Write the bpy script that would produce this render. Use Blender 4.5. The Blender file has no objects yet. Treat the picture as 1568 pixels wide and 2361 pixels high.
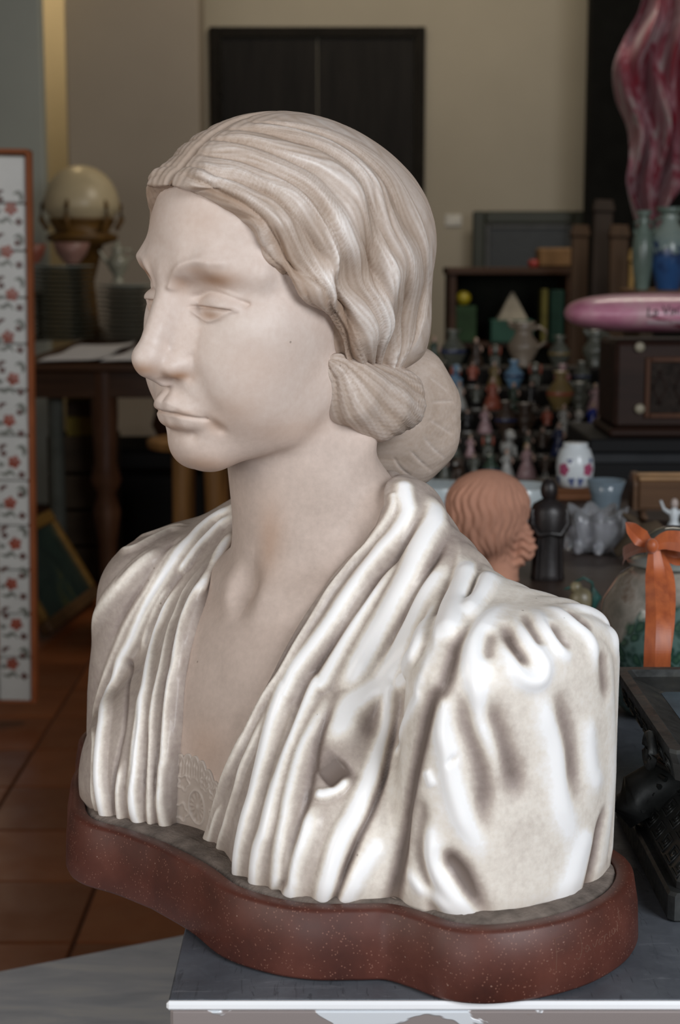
import bpy, math, random
import numpy as np
from mathutils import Vector, Matrix, Euler
from mathutils.kdtree import KDTree

random.seed(7); RNG = np.random.default_rng(7)
SC = bpy.context.scene
COL = SC.collection

# ---------------------------------------------------------------- camera
EYE = 1.27                                   # height of the lens above the shop floor
PITCH = math.radians(9)
FOC = 3700.0                                 # focal length in pixels of the 1568 x 2361 frame
cd = bpy.data.cameras.new('camera'); cam = bpy.data.objects.new('camera', cd); COL.objects.link(cam)
cd.sensor_fit = 'VERTICAL'; cd.sensor_height = 36.0; cd.lens = 36.0 * FOC / 2361.0
cam.location = (0, 0, EYE); cam.rotation_euler = (math.pi / 2 - PITCH, 0, 0)
cd.dof.use_dof = True; cd.dof.focus_distance = 1.12; cd.dof.aperture_fstop = 10.5
cd.clip_start = .05; cd.clip_end = 60
SC.camera = cam

# ---------------------------------------------------------------- light and exposure
wd = bpy.data.worlds.new('world'); SC.world = wd; wd.use_nodes = True
wd.node_tree.nodes['Background'].inputs[0].default_value = (.86, .9, 1, 1)
wd.node_tree.nodes['Background'].inputs[1].default_value = .05
def area(name, loc, target, size, power, color):
    l = bpy.data.lights.new(name, 'AREA'); l.shape = 'RECTANGLE'; l.size, l.size_y = size; l.energy = power; l.color = color
    o = bpy.data.objects.new(name, l); COL.objects.link(o); o.location = loc
    o.rotation_euler = (Vector(target) - Vector(loc)).to_track_quat('-Z', 'Y').to_euler(); return o
area('shop_front_daylight', (1.9, -1.3, 2.3), (0, 1.2, 1.0), (1.5, 1.7), 74, (.93, .96, 1))
area('left_fill', (-2.4, -.5, 1.9), (0, 1.2, 1.1), (1.2, 1.6), 22, (1, .93, .86))  # added fill from the left, no window known there
area('low_front_fill', (-1.1, -2.0, 1.3), (-.4, 1.6, .4), (1.6, 1.5), 26, (.92, .96, 1))  # added low fill for the marble slab, floor and plinth
area('back_room_lamp', (-1.62, 8.75, 3.3), (-1.62, 9.5, 1.6), (.3, .3), 11, (1, .76, .42))
area('ceiling_fill', (1.1, 5.5, 3.4), (1.1, 7.2, 0), (1.3, 1.0), 34, (1, .9, .76))  # unseen, added as dim warm fill for the back of the shop
area('wall_wash', (.3, 8.2, 3.45), (.3, 9.6, 2.3), (2.2, .2), 7, (1, .86, .62))  # unseen, added to wash the back wall with light
SC.view_settings.view_transform = 'Standard'; SC.view_settings.look = 'None'
SC.view_settings.gamma = 1; SC.view_settings.use_curve_mapping = False
SC.view_settings.exposure = 0.29

# ---------------------------------------------------------------- building helpers
def at(u, v, d):
    """World point at depth d (metres along y) that the photograph shows at pixel (u, v)."""
    dx, du = (u - 784) / FOC, (1180.5 - v) / FOC
    y = math.cos(PITCH) + du * math.sin(PITCH); z = -math.sin(PITCH) + du * math.cos(PITCH)
    return Vector((dx / y * d, d, EYE + z / y * d))
def px(d): return d / FOC                       # metres per pixel at depth d
def tag(o, label=None, cat=None, group=None, kind=None):
    if label: o['label'] = label
    if cat: o['category'] = cat
    if group: o['group'] = group
    if kind: o['kind'] = kind
    return o
def empty(name, loc, label, cat, group=None, rz=0):
    o = bpy.data.objects.new(name, None); o.empty_display_size = .05; COL.objects.link(o)
    o.location = loc; o.rotation_euler = (0, 0, rz); return tag(o, label, cat, group)
def link(name, me, mat, parent=None):
    if mat is not None: me.materials.append(mat)
    o = bpy.data.objects.new(name, me); COL.objects.link(o)
    if parent is not None: o.parent = parent
    return o
def raw(name, verts, faces, mat, parent=None, smooth=True, attrs=None):
    """Mesh from numpy arrays (faces all quads or all triangles)."""
    verts = np.asarray(verts, np.float32); faces = np.asarray(faces, np.int32); k = faces.shape[1]
    me = bpy.data.meshes.new(name)
    me.vertices.add(len(verts)); me.vertices.foreach_set('co', verts.ravel())
    me.loops.add(faces.size); me.loops.foreach_set('vertex_index', faces.ravel())
    me.polygons.add(len(faces)); me.polygons.foreach_set('loop_start', np.arange(0, faces.size, k, dtype=np.int32))
    me.polygons.foreach_set('use_smooth', np.full(len(faces), smooth))
    for n, a in (attrs or {}).items():
        at_ = me.attributes.new(n, 'FLOAT', 'POINT'); at_.data.foreach_set('value', np.asarray(a, np.float32))
    me.update(calc_edges=True); me.validate()
    return link(name, me, mat, parent)
class MB:
    """Collects faces; build() links them as one mesh object."""
    def __init__(s): s.v = []; s.f = []; s.sm = []
    def add(s, vs, fs, smooth=False, M=None):
        b = len(s.v); s.v += [tuple(M @ Vector(p)) if M else tuple(p) for p in vs]
        s.f += [tuple(i + b for i in f) for f in fs]; s.sm += [smooth] * len(fs); return s
    def box(s, lo, hi, bev=0.0, M=None):
        lo = [min(a, b) for a, b in zip(lo, hi)] if any(a > b for a, b in zip(lo, hi)) else lo
        x0, y0, z0 = lo; x1, y1, z1 = hi
        if bev <= 0:
            vs = [(x, y, z) for x in (x0, x1) for y in (y0, y1) for z in (z0, z1)]
            return s.add(vs, [(0, 1, 3, 2), (4, 6, 7, 5), (0, 4, 5, 1), (2, 3, 7, 6), (0, 2, 6, 4), (1, 5, 7, 3)], False, M)
        b = min(bev, (x1 - x0) * .45, (y1 - y0) * .45, (z1 - z0) * .45)
        ring = lambda z, e: [(x0 + e, y0 + b, z), (x0 + b, y0 + e, z), (x1 - b, y0 + e, z), (x1 - e, y0 + b, z), (x1 - e, y1 - b, z), (x1 - b, y1 - e, z), (x0 + b, y1 - e, z), (x0 + e, y1 - b, z)]
        rs = [ring(z0, b), ring(z0 + b, 0), ring(z1 - b, 0), ring(z1, b)]
        return s.rings(rs, True, True, False, M)
    def rings(s, rs, cap0=True, cap1=True, smooth=True, M=None, closed=True):
        n = len(rs[0]); vs = [p for r in rs for p in r]; fs = []
        for i in range(len(rs) - 1):
            for j in range(n if closed else n - 1):
                k = (j + 1) % n; fs.append((i * n + j, i * n + k, (i + 1) * n + k, (i + 1) * n + j))
        s.add(vs, fs, smooth, M)
        if cap0: s.add(rs[0][::-1], [tuple(range(n))], False, M)
        if cap1: s.add(rs[-1], [tuple(range(n))], False, M)
        return s
    def lathe(s, prof, n=28, c=(0, 0, 0), M=None, smooth=True, sx=1, sy=1):
        rs = [[(c[0] + r * sx * math.cos(a), c[1] + r * sy * math.sin(a), c[2] + z) for a in [2 * math.pi * j / n for j in range(n)]] for r, z in prof]
        return s.rings(rs, prof[0][0] > 1e-5, prof[-1][0] > 1e-5, smooth, M)
    def tube(s, pts, r, n=10, M=None, flat=None):
        """Round (or flattened) tube along points; r may be one number or one per point."""
        pts = [Vector(p) for p in pts]; rr = r if isinstance(r, (list, tuple)) else [r] * len(pts); rs = []
        up = Vector((0, 0, 1))
        for i, p in enumerate(pts):
            t = (pts[min(i + 1, len(pts) - 1)] - pts[max(i - 1, 0)]).normalized()
            u = t.cross(up);
            if u.length < .05: u = t.cross(Vector((0, 1, 0)))
            u.normalize(); w = u.cross(t)
            rs.append([tuple(p + (u * math.cos(a) + w * math.sin(a) * (flat or 1)) * rr[i]) for a in [2 * math.pi * j / n for j in range(n)]])
        return s.rings(rs, True, True, True, M)
    def ball(s, c, r, n=16, m=10, M=None):
        r = r if isinstance(r, (list, tuple)) else (r, r, r)
        rs = [[(c[0] + r[0] * math.sin(t) * math.cos(a), c[1] + r[1] * math.sin(t) * math.sin(a), c[2] - r[2] * math.cos(t)) for a in [2 * math.pi * j / n for j in range(n)]] for t in [math.pi * (i + .04) / (m + .08) for i in range(m + 1)]]
        return s.rings(rs, True, True, True, M)
    def build(s, name, mat, parent=None):
        me = bpy.data.meshes.new(name); me.from_pydata(s.v, [], s.f)
        me.polygons.foreach_set('use_smooth', s.sm); me.update()
        return link(name, me, mat, parent)
def copy_tree(o, parent=None):
    c = o.copy(); COL.objects.link(c)
    if parent is not None: c.parent = parent
    for ch in list(o.children): copy_tree(ch, c)
    return c

# ---------------------------------------------------------------- materials
class NT:
    def __init__(s, name):
        s.m = bpy.data.materials.new(name); s.m.use_nodes = True; s.t = s.m.node_tree; s.b = s.t.nodes['Principled BSDF']
    def n(s, kind, **kw):
        o = s.t.nodes.new(kind)
        for k, v in kw.items():
            if k in o.inputs: o.inputs[k].default_value = v
            else: setattr(o, k, v)
        return o
    def l(s, a, b): s.t.links.new(a, b)
    def coord(s, scale=(1, 1, 1), rot=(0, 0, 0)):
        tc = s.n('ShaderNodeTexCoord'); mp = s.n('ShaderNodeMapping'); mp.inputs['Scale'].default_value = scale; mp.inputs['Rotation'].default_value = rot
        s.l(tc.outputs['Object'], mp.inputs[0]); return mp.outputs[0]
    def noise(s, co, scale, detail=4, rough=.55, dist=0):
        o = s.n('ShaderNodeTexNoise', Scale=scale, Detail=detail, Roughness=rough, Distortion=dist)
        if co: s.l(co, o.inputs['Vector'])
        return o.outputs['Fac']
    def ramp(s, fac, stops, interp='LINEAR'):
        o = s.n('ShaderNodeValToRGB'); e = o.color_ramp.elements; o.color_ramp.interpolation = interp
        while len(e) < len(stops): e.new(.5)
        for el, (p, c) in zip(e, stops): el.position = p; el.color = c if len(c) == 4 else (*c, 1)
        s.l(fac, o.inputs[0]); return o.outputs[0]
    def mix(s, fac, a, b, mode='MIX'):
        o = s.n('ShaderNodeMix', data_type='RGBA', blend_type=mode)
        for sock, v in ((o.inputs[0], fac), (o.inputs[6], a), (o.inputs[7], b)):
            if isinstance(v, (int, float)): sock.default_value = v
            elif isinstance(v, tuple): sock.default_value = (*v, 1) if len(v) == 3 else v
            else: s.l(v, sock)
        return o.outputs[2]
    def math(s, op, a, b=0.0, clamp=False):
        o = s.n('ShaderNodeMath', operation=op, use_clamp=clamp)
        for sock, v in ((o.inputs[0], a), (o.inputs[1], b)):
            if isinstance(v, (int, float)): sock.default_value = v
            else: s.l(v, sock)
        return o.outputs[0]
    def attr(s, name): o = s.n('ShaderNodeAttribute', attribute_name=name); return o.outputs['Fac']
    def bump(s, h, strength=.3, dist=.002):
        o = s.n('ShaderNodeBump', Strength=strength, Distance=dist); s.l(h, o.inputs['Height']); s.l(o.outputs[0], s.b.inputs['Normal'])
    def set(s, **kw):
        for k, v in kw.items():
            k = k.replace('_', ' ')
            sock = s.b.inputs[k]
            if isinstance(v, (int, float)): sock.default_value = v
            elif isinstance(v, tuple): sock.default_value = (*v, 1) if len(v) == 3 and k != 'Subsurface Radius' else v
            else: s.l(v, sock)
        return s
_mc = {}
def plain(name, color, rough=.5, metal=0.0, var=.25, scale=12, bump=0.0, **kw):
    """Painted, glazed or bare stuff: one colour with a little uneven tone."""
    if name in _mc: return _mc[name]
    t = NT(name); co = t.coord(); f = t.noise(co, scale)
    dark = tuple(c * (1 - var) for c in color); lite = tuple(min(1, c * (1 + var)) for c in color)
    t.set(Base_Color=t.ramp(f, [(.3, dark), (.7, lite)]), Roughness=rough, Metallic=metal, **kw)
    if rough >= .6: t.set(Specular_IOR_Level=.2)
    if bump: t.bump(t.noise(co, scale * 6), bump)
    _mc[name] = t.m; return t.m
def wood(name, c0, c1, rough=.5, axis=0, scale=6):
    if name in _mc: return _mc[name]
    t = NT(name); sc = [18, 18, 18]; sc[axis] = 1.6; co = t.coord(tuple(sc))
    f = t.noise(co, scale / 4, 5, .6, .6)
    t.set(Base_Color=t.ramp(f, [(.3, c0), (.7, c1)]), Roughness=rough, Specular_IOR_Level=.22); t.bump(f, .15)
    _mc[name] = t.m; return t.m

# ---------------------------------------------------------------- sculpting kit (signed distance fields, mm)
F32 = np.float32
def A3(v): return np.array(v, F32)
def ell(P, c, r):
    r = A3(r); q = (P - A3(c)) / r
    k0 = np.sqrt((q * q).sum(1)); k1 = np.sqrt(((q / r) ** 2).sum(1)) + 1e-6
    return k0 * (k0 - 1) / k1
def cap(P, a, b):
    ra, rb = a[3], b[3]; a = A3(a[:3]); b = A3(b[:3]); d = b - a
    q = P - a; h = np.clip(q @ d / max(float(d @ d), 1e-6), 0, 1)
    q -= h[:, None] * d
    return np.sqrt(np.einsum('ij,ij->i', q, q)) - (ra + (rb - ra) * h)
def smin(a, b, k):
    h = np.maximum(k - np.abs(a - b), 0) / k
    return np.minimum(a, b) - h * h * k * 0.25
def smax(a, b, k): return -smin(-a, -b, k)
def chain(P, pts, k=2.0):
    d = None
    for a, b in zip(pts[:-1], pts[1:]):
        e = cap(P, a, b); d = e if d is None else smin(d, e, k)
    return d
def spline(pts, n):
    """Catmull-Rom through the points, n steps per span."""
    p = np.array(pts, float); p = np.concatenate([2 * p[:1] - p[1:2], p, 2 * p[-1:] - p[-2:-1]])
    o = []
    for i in range(1, len(p) - 2):
        for t in np.arange(n) / n:
            o.append(.5 * (2 * p[i] + (p[i + 1] - p[i - 1]) * t + (2 * p[i - 1] - 5 * p[i] + 4 * p[i + 1] - p[i + 2]) * t * t + (3 * p[i] - p[i - 1] - 3 * p[i + 1] + p[i + 2]) * t ** 3))
    return np.array(o + [p[-2]])
def fold_x(P): return np.stack([np.abs(P[:, 0]), P[:, 1], P[:, 2]], 1)
def lerp_tab(x, tab):
    t = np.array(tab, float); return np.interp(x, t[:, 0], t[:, 1]).astype(F32)

def surface_net(fn, lo, hi, h, lip=1.0):
    """Meshes fn = 0 inside the box; coarse pass first, then only a narrow band is evaluated."""
    lo = np.array(lo, float); hi = np.array(hi, float); m = 4
    nc = np.ceil((hi - lo) / (h * m)).astype(int) + 1
    g = np.stack(np.meshgrid(*[lo[i] + np.arange(nc[i] + 1) * h * m for i in range(3)], indexing='ij'), -1).reshape(-1, 3).astype(F32)
    C = np.concatenate([fn(g[i:i + 400000]) for i in range(0, len(g), 400000)]).reshape(nc + 1)
    near = np.abs(C) < h * m * 2.2 * lip
    up = lambda a: a.repeat(m, 0).repeat(m, 1).repeat(m, 2)
    V = up(np.where(C < 0, -9, 9).astype(F32)); M = up(near)
    # node (i) of the fine grid belongs to coarse node round(i/m): shift the blocks by half
    s = m // 2; V = V[s:, s:, s:]; M = M[s:, s:, s:]
    idx = np.argwhere(M)
    pts = (lo + idx * h).astype(F32)
    V[M] = np.concatenate([fn(pts[i:i + 400000]) for i in range(0, len(pts), 400000)])
    I = V < 0
    n = np.array(V.shape)
    cnt = np.zeros(n - 1, np.int8)
    offs = [(i, j, k) for i in (0, 1) for j in (0, 1) for k in (0, 1)]
    sl = lambda o: tuple(slice(o[q], n[q] - 1 + o[q]) for q in range(3))
    for o in offs: cnt += I[sl(o)]
    cell = np.argwhere((cnt > 0) & (cnt < 8))
    ids = np.full(n - 1, -1, np.int32); ids[tuple(cell.T)] = np.arange(len(cell))
    acc = np.zeros((len(cell), 3)); w = np.zeros(len(cell))
    vals = {o: V[tuple((cell + o).T)] for o in offs}
    for o in offs:
        for ax in range(3):
            if o[ax]: continue
            o2 = list(o); o2[ax] = 1; o2 = tuple(o2)
            a, b = vals[o], vals[o2]; x = (a < 0) != (b < 0)
            t = np.where(x, a / np.where(x, a - b, 1), 0)
            p = np.tile(np.array(o, float), (len(cell), 1)); p[:, ax] += t
            acc += p * x[:, None]; w += x
    verts = lo + (cell + acc / w[:, None]) * h
    quads = []
    for ax in range(3):
        b, c = (ax + 1) % 3, (ax + 2) % 3
        s0 = [slice(1, n[q] - 1) for q in range(3)]; s0[ax] = slice(0, n[ax] - 1)
        s1 = list(s0); s1[ax] = slice(1, n[ax])
        A, B = I[tuple(s0)], I[tuple(s1)]
        for flip, mask in ((0, A & ~B), (1, ~A & B)):
            e = np.argwhere(mask); e[:, b] += 1; e[:, c] += 1
            q = []
            for db, dc in ((-1, -1), (0, -1), (0, 0), (-1, 0)):
                f = e.copy(); f[:, b] += db; f[:, c] += dc; q.append(ids[tuple(f.T)])
            q = np.stack(q, 1); quads.append(q[:, ::-1] if flip else q)
    quads = np.concatenate(quads); quads = quads[(quads >= 0).all(1)]
    for _ in range(2):                                   # settle the vertices on the true surface
        d, N = grad(fn, verts); verts = verts - N * np.clip(d, -h, h)[:, None]
    return verts, quads
def grad(fn, v, e=0.35):
    v = v.astype(F32); d = fn(v); g = np.stack([fn(v + A3([e * (i == q) for i in range(3)])) - d for q in range(3)], 1)
    l = np.sqrt((g * g).sum(1, keepdims=True)) + 1e-9
    return d / np.maximum(l[:, 0] / e, 0.3), g / l

# ---------------------------------------------------------------- the bust's two frames (x = her left, y = forward, z = up)
def rot(yaw, pit, rol):
    cy, sy = math.cos(yaw), math.sin(yaw); cp, sp = math.cos(pit), math.sin(pit); cr, sr = math.cos(rol), math.sin(rol)
    return np.array([[cy, -sy, 0], [sy, cy, 0], [0, 0, 1]]) @ np.array([[1, 0, 0], [0, cp, -sp], [0, sp, cp]]) @ np.array([[cr, 0, sr], [0, 1, 0], [-sr, 0, cr]])
FLIP = np.array([1, -1, 1.0])
BUST_O = np.array([-.0415, 1.144, -.404]); BUST_R = rot(math.radians(-48), 0, 0) * FLIP     # bust mm/1000 -> metres, eye at the origin
HEAD_T = np.array([-.0485, 1.151, -.0232]); HEAD_R = rot(math.radians(-47.1), math.radians(2.66), math.radians(3.23)) * FLIP
H2B = BUST_R.T @ HEAD_R; H2B_O = BUST_R.T @ (HEAD_T - BUST_O) * 1000                        # head mm -> bust mm
def to_head(P): return ((P - H2B_O) @ H2B).astype(F32)
def head_to_bust(P): return (np.asarray(P, float) @ H2B.T + H2B_O)

def sdf_skull(Q):
    d = ell(Q, (0, 0, 35), (72, 97, 82))
    return d
def stroke(P, pts, w, fy=0.2):
    d = None; P = P * A3([1, fy, 1]); pts = spline([(p[0], p[1] * fy, p[2]) for p in pts], 4).astype(F32)
    g = np.zeros(len(P), F32); r = 2.7 * w
    k = np.where(((P > pts.min(0) - r) & (P < pts.max(0) + r)).all(1))[0]
    if len(k) == 0: return g
    P = P[k]
    for a, b in zip(pts[:-1], pts[1:]):
        e = cap(P, (*a, 0), (*b, 0)); d = e if d is None else np.minimum(d, e)
    g[k] = np.exp(-(d / w) ** 2)
    return g
def face_detail(Q, d):
    # nose
    n = cap(Q, (0, 87, 13, 8.5), (0, 109.5, -35, 7.6))
    n = smin(n, cap(Q, (7, 78, -2, 8.5), (10.5, 87, -40, 8.5)), 16)
    n = smin(n, ell(Q, (0, 109.5, -39), (9.2, 11, 8.8)), 8)
    n = smin(n, ell(Q, (11.2, 93.5, -45), (6.8, 11, 7.2)), 7)
    n = smin(n, cap(Q, (0, 110, -45.5, 5), (0, 97, -54, 5)), 8)
    d = smin(d, n, 7)
    d = smax(d, -ell(Q, (7.5, 101, -55), (3.2, 7, 2.4)), 3)
    d = d + 1.1 * stroke(Q, [(19.5, 90, -38), (20.5, 86, -44), (18.5, 86, -51)], 3.5)      # behind the wing of the nose
    # lips
    up = chain(Q, [(0, 93.4, -72, 5.2), (5, 93.2, -71.6, 5.0), (12, 88.6, -74, 4.3), (23, 79, -78.6, 2.2)], 4)
    lo = chain(Q, [(0, 87.8, -83.4, 6.4), (10, 85.5, -83, 5.8), (21.5, 78.5, -80, 2.6)], 4)
    d = smin(d, up, 9)
    d = smin(d, lo, 6)
    d = d + 1.6 * stroke(Q, [(0, 98, -76.6), (9, 94, -76.6), (17, 87.5, -78), (25, 80, -79.6)], 1.5)
    d = d + 0.2 * stroke(Q, [(0, 101, -57), (0, 100, -66)], 4.5)               # philtrum
    d = d - 0.5 * stroke(Q, [(0, 98, -70), (5, 97.5, -68.5), (12, 93, -71), (23, 81, -78)], 1.8)    # edge of the upper lip
    d = d + 1.8 * stroke(Q, [(0, 90, -93), (12, 87, -92)], 6)                # under the lower lip
    d = d + 2.2 * stroke(Q, [(26, 79, -79.5), (30, 77, -86)], 4.5)           # corner of the mouth
    d = d + 1.3 * stroke(Q, [(24, 85, -50), (28, 82, -60), (32, 78, -72)], 7)   # fold beside the nose
    d = d - 1.9 * stroke(Q, [(9, 95, 9), (12.5, 93, 16), (20, 90, 23.5), (31, 85, 27.5), (44, 73, 26)], 2.7)   # crest of the brow
    # eyes
    ball = ell(Q, (31.5, 67.6, -4), (15, 13.2, 13.5))
    d = smin(d, ball, 5)
    lid = ell(Q, (31.5, 68.0, -3.6), (19.5, 15.2, 12.5))
    line = Q[:, 2] + 4.4 - 1.0 * np.cos((Q[:, 0] - 31) / 15) - 0.05 * (31 - Q[:, 0])
    d = smin(d, smax(lid, -line, 1.0), 3)                                    # upper lid hangs low
    d = d + 1.3 * stroke(Q, [(15.5, 80, -4.6), (22, 79, -4.6), (31, 79.5, -4.2), (40, 75.5, -4.4), (49, 67, -4.6)], 1.3)   # slit under the lid
    d = d - 1.9 * stroke(Q, [(15.5, 77.5, -6), (20, 78, -10.2), (28, 78, -13), (36, 75.5, -11.4), (43, 71.0, -7.4), (49, 65, -5.2)], 1.3)
    d = d + 1.8 * stroke(Q, [(17.5, 82, 2.6), (30, 81, 5.8), (42, 75, 3.4), (52, 64.5, -1.5)], 2.2)  # crease over the lid
    return d
def sdf_face(P):
    Q = fold_x(P)
    d = ell(Q, (0, -2, 33), (70, 97, 84))
    d = smin(d, ell(Q, (0, 18, -36), (63, 64, 74)), 22)                      # middle of the face
    d = smin(d, chain(Q, [(46, 2, -66, 13), (40, 24, -88, 13), (13, 62, -103, 14)], 8), 26)   # jaw
    d = smin(d, ell(Q, (0, 66, -101), (20, 20, 18)), 16)                     # chin
    d = smin(d, ell(Q, (44, 44, -20), (18, 27, 18)), 30)                     # cheekbone
    d = smin(d, ell(Q, (36, 50, -58), (24, 26, 30)), 26)                     # cheek
    d = smin(d, ell(Q, (20, 60, -46), (20, 22, 26)), 24)                     # under the eye
    d = smin(d, ell(Q, (0, 63, -68), (30, 27, 28)), 18)                      # muzzle
    d = smin(d, chain(Q, [(0, 89, 17, 9), (16, 86, 21, 8), (33, 81, 24, 7.5), (53, 57, 18, 7)], 4), 14)   # brow
    d = smax(d, -ell(Q, (31, 97, 0), (22, 16, 15)), 14)                      # eye socket
    d = smax(d, -ell(Q, (18, 98, -6), (8, 13, 13)), 12)
    m = np.where((Q[:, 1] > 46) & (Q[:, 2] > -112) & (Q[:, 2] < 40) & (Q[:, 0] < 66))[0]
    if len(m): d[m] = face_detail(Q[m], d[m])
    return d

def torso_core(P):
    Q = fold_x(P)
    d = ell(Q, (0, -14, 25), (165, 96, 165))
    R = P - A3((6, 0, 0)); R[:, 0] = np.abs(R[:, 0])
    d = smin(d, ell(R, (94, 36, 8), (76, 70, 82)), 28)
    d = smin(d, cap(Q, (30, -30, 160, 38), (150, -38, 136, 42)), 40)
    d = smin(d, chain(Q, [(20, -52, 234, 27), (62, -57, 217, 30), (110, -52, 181, 30), (150, -44, 153, 33)], 10), 34)
    return d
def sdf_neck(P):
    c = head_to_bust((0, -16, -62))
    return cap(P, (0, -34, 140, 56), (c[0], c[1], c[2], 51))
def sdf_skin(P):
    Q = fold_x(P); H = to_head(P)
    face = np.full(len(P), 90, F32); m = np.where(H[:, 2] > -165)[0]
    if len(m): face[m] = sdf_face(H[m])
    d = torso_core(P) + 7
    d = smin(d, sdf_neck(P), 30)
    d = smin(d, chain(Q, [(9, 18, 168, 4), (22, 0, 205, 5), (40, -50, 285, 5)], 4), 24)      # neck tendons
    d = smin(d, cap(Q, (14, 27, 164, 7), (90, -8, 172, 3)), 22)                               # collarbones
    d = smax(d, -ell(Q, (0, 45, 172), (9, 15, 10)), 18)                                       # pit of the neck
    return smin(face, d, 10)
def sdf_sleeve(P):
    x, y, z = np.abs(P[:, 0]), P[:, 1], P[:, 2]
    c = np.where(P[:, 0] > 0, 193 + 0.04 * z, 171 - lerp_tab(z, [(-40, 6), (30, 6), (80, 10), (125, 17), (180, 24)]))
    s = np.sqrt((x - c) ** 2 + ((y + 30) * .64) ** 2) - lerp_tab(z, [(-40, 54), (0, 55), (60, 55), (120, 53), (200, 51)])
    top = (z - 184 + .12 * (x - 190) + .0016 * (y + 34) ** 2) * .95
    return smax(s, top, 34)
def sdf_garment_body(P):
    return smin(torso_core(P), sdf_sleeve(P), 18)
HAIRLINE = [(-62, -22), (-50, -14), (-35, -6), (-20, 2), (-8, 9), (0, 20), (7.5, 34), (16, 46), (27, 53), (38, 55), (47, 59), (55.5, 65), (61.6, 72), (69.6, 79), (73.5, 84), (76, 110), (90, 200)]
def sdf_hair(P):
    Q = fold_x(P)
    d = ell(Q, (0, -2, 37), (78, 98, 85))
    d = smin(d, ell(Q, (0, -24, 30), (82, 116, 86)), 20)
    d = smin(d, chain(Q, [(3, 82, 77, 6), (22, 77, 75, 9), (42, 66, 64, 8), (56, 50, 48, 7), (64, 42, 22, 6), (66, 26, 8, 6)], 6), 9)
    d = smin(d, ell(Q, (46, -14, -12), (30, 52, 46)), 30)
    d = smin(d, ell(Q, (0, -82, -36), (56, 54, 52)), 30)
    edge = Q[:, 1] - lerp_tab(Q[:, 2], HAIRLINE)
    d = smax(d, edge * .8, 9)
    d = smax(d, -(Q[:, 2] + 84 + .25 * Q[:, 1]), 10)
    return d
def sdf_roll(P):
    Q = fold_x(P)
    return chain(Q, [(59, -6, -50, 11), (57, -24, -68, 21), (50, -52, -80, 25), (42, -80, -82, 22), (30, -100, -80, 14)], 14)
BUN_AX = [(2, -116, -72), (6, -138, -77), (8, -152, -98), (8, -151, -123), (4, -132, -136), (0, -108, -134)]
def sdf_bun(P):
    d = chain(P, [(*p, 23) for p in BUN_AX], 16)
    return smin(d, ell(P, (4, -120, -108), (34, 34, 34)), 14)
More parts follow.
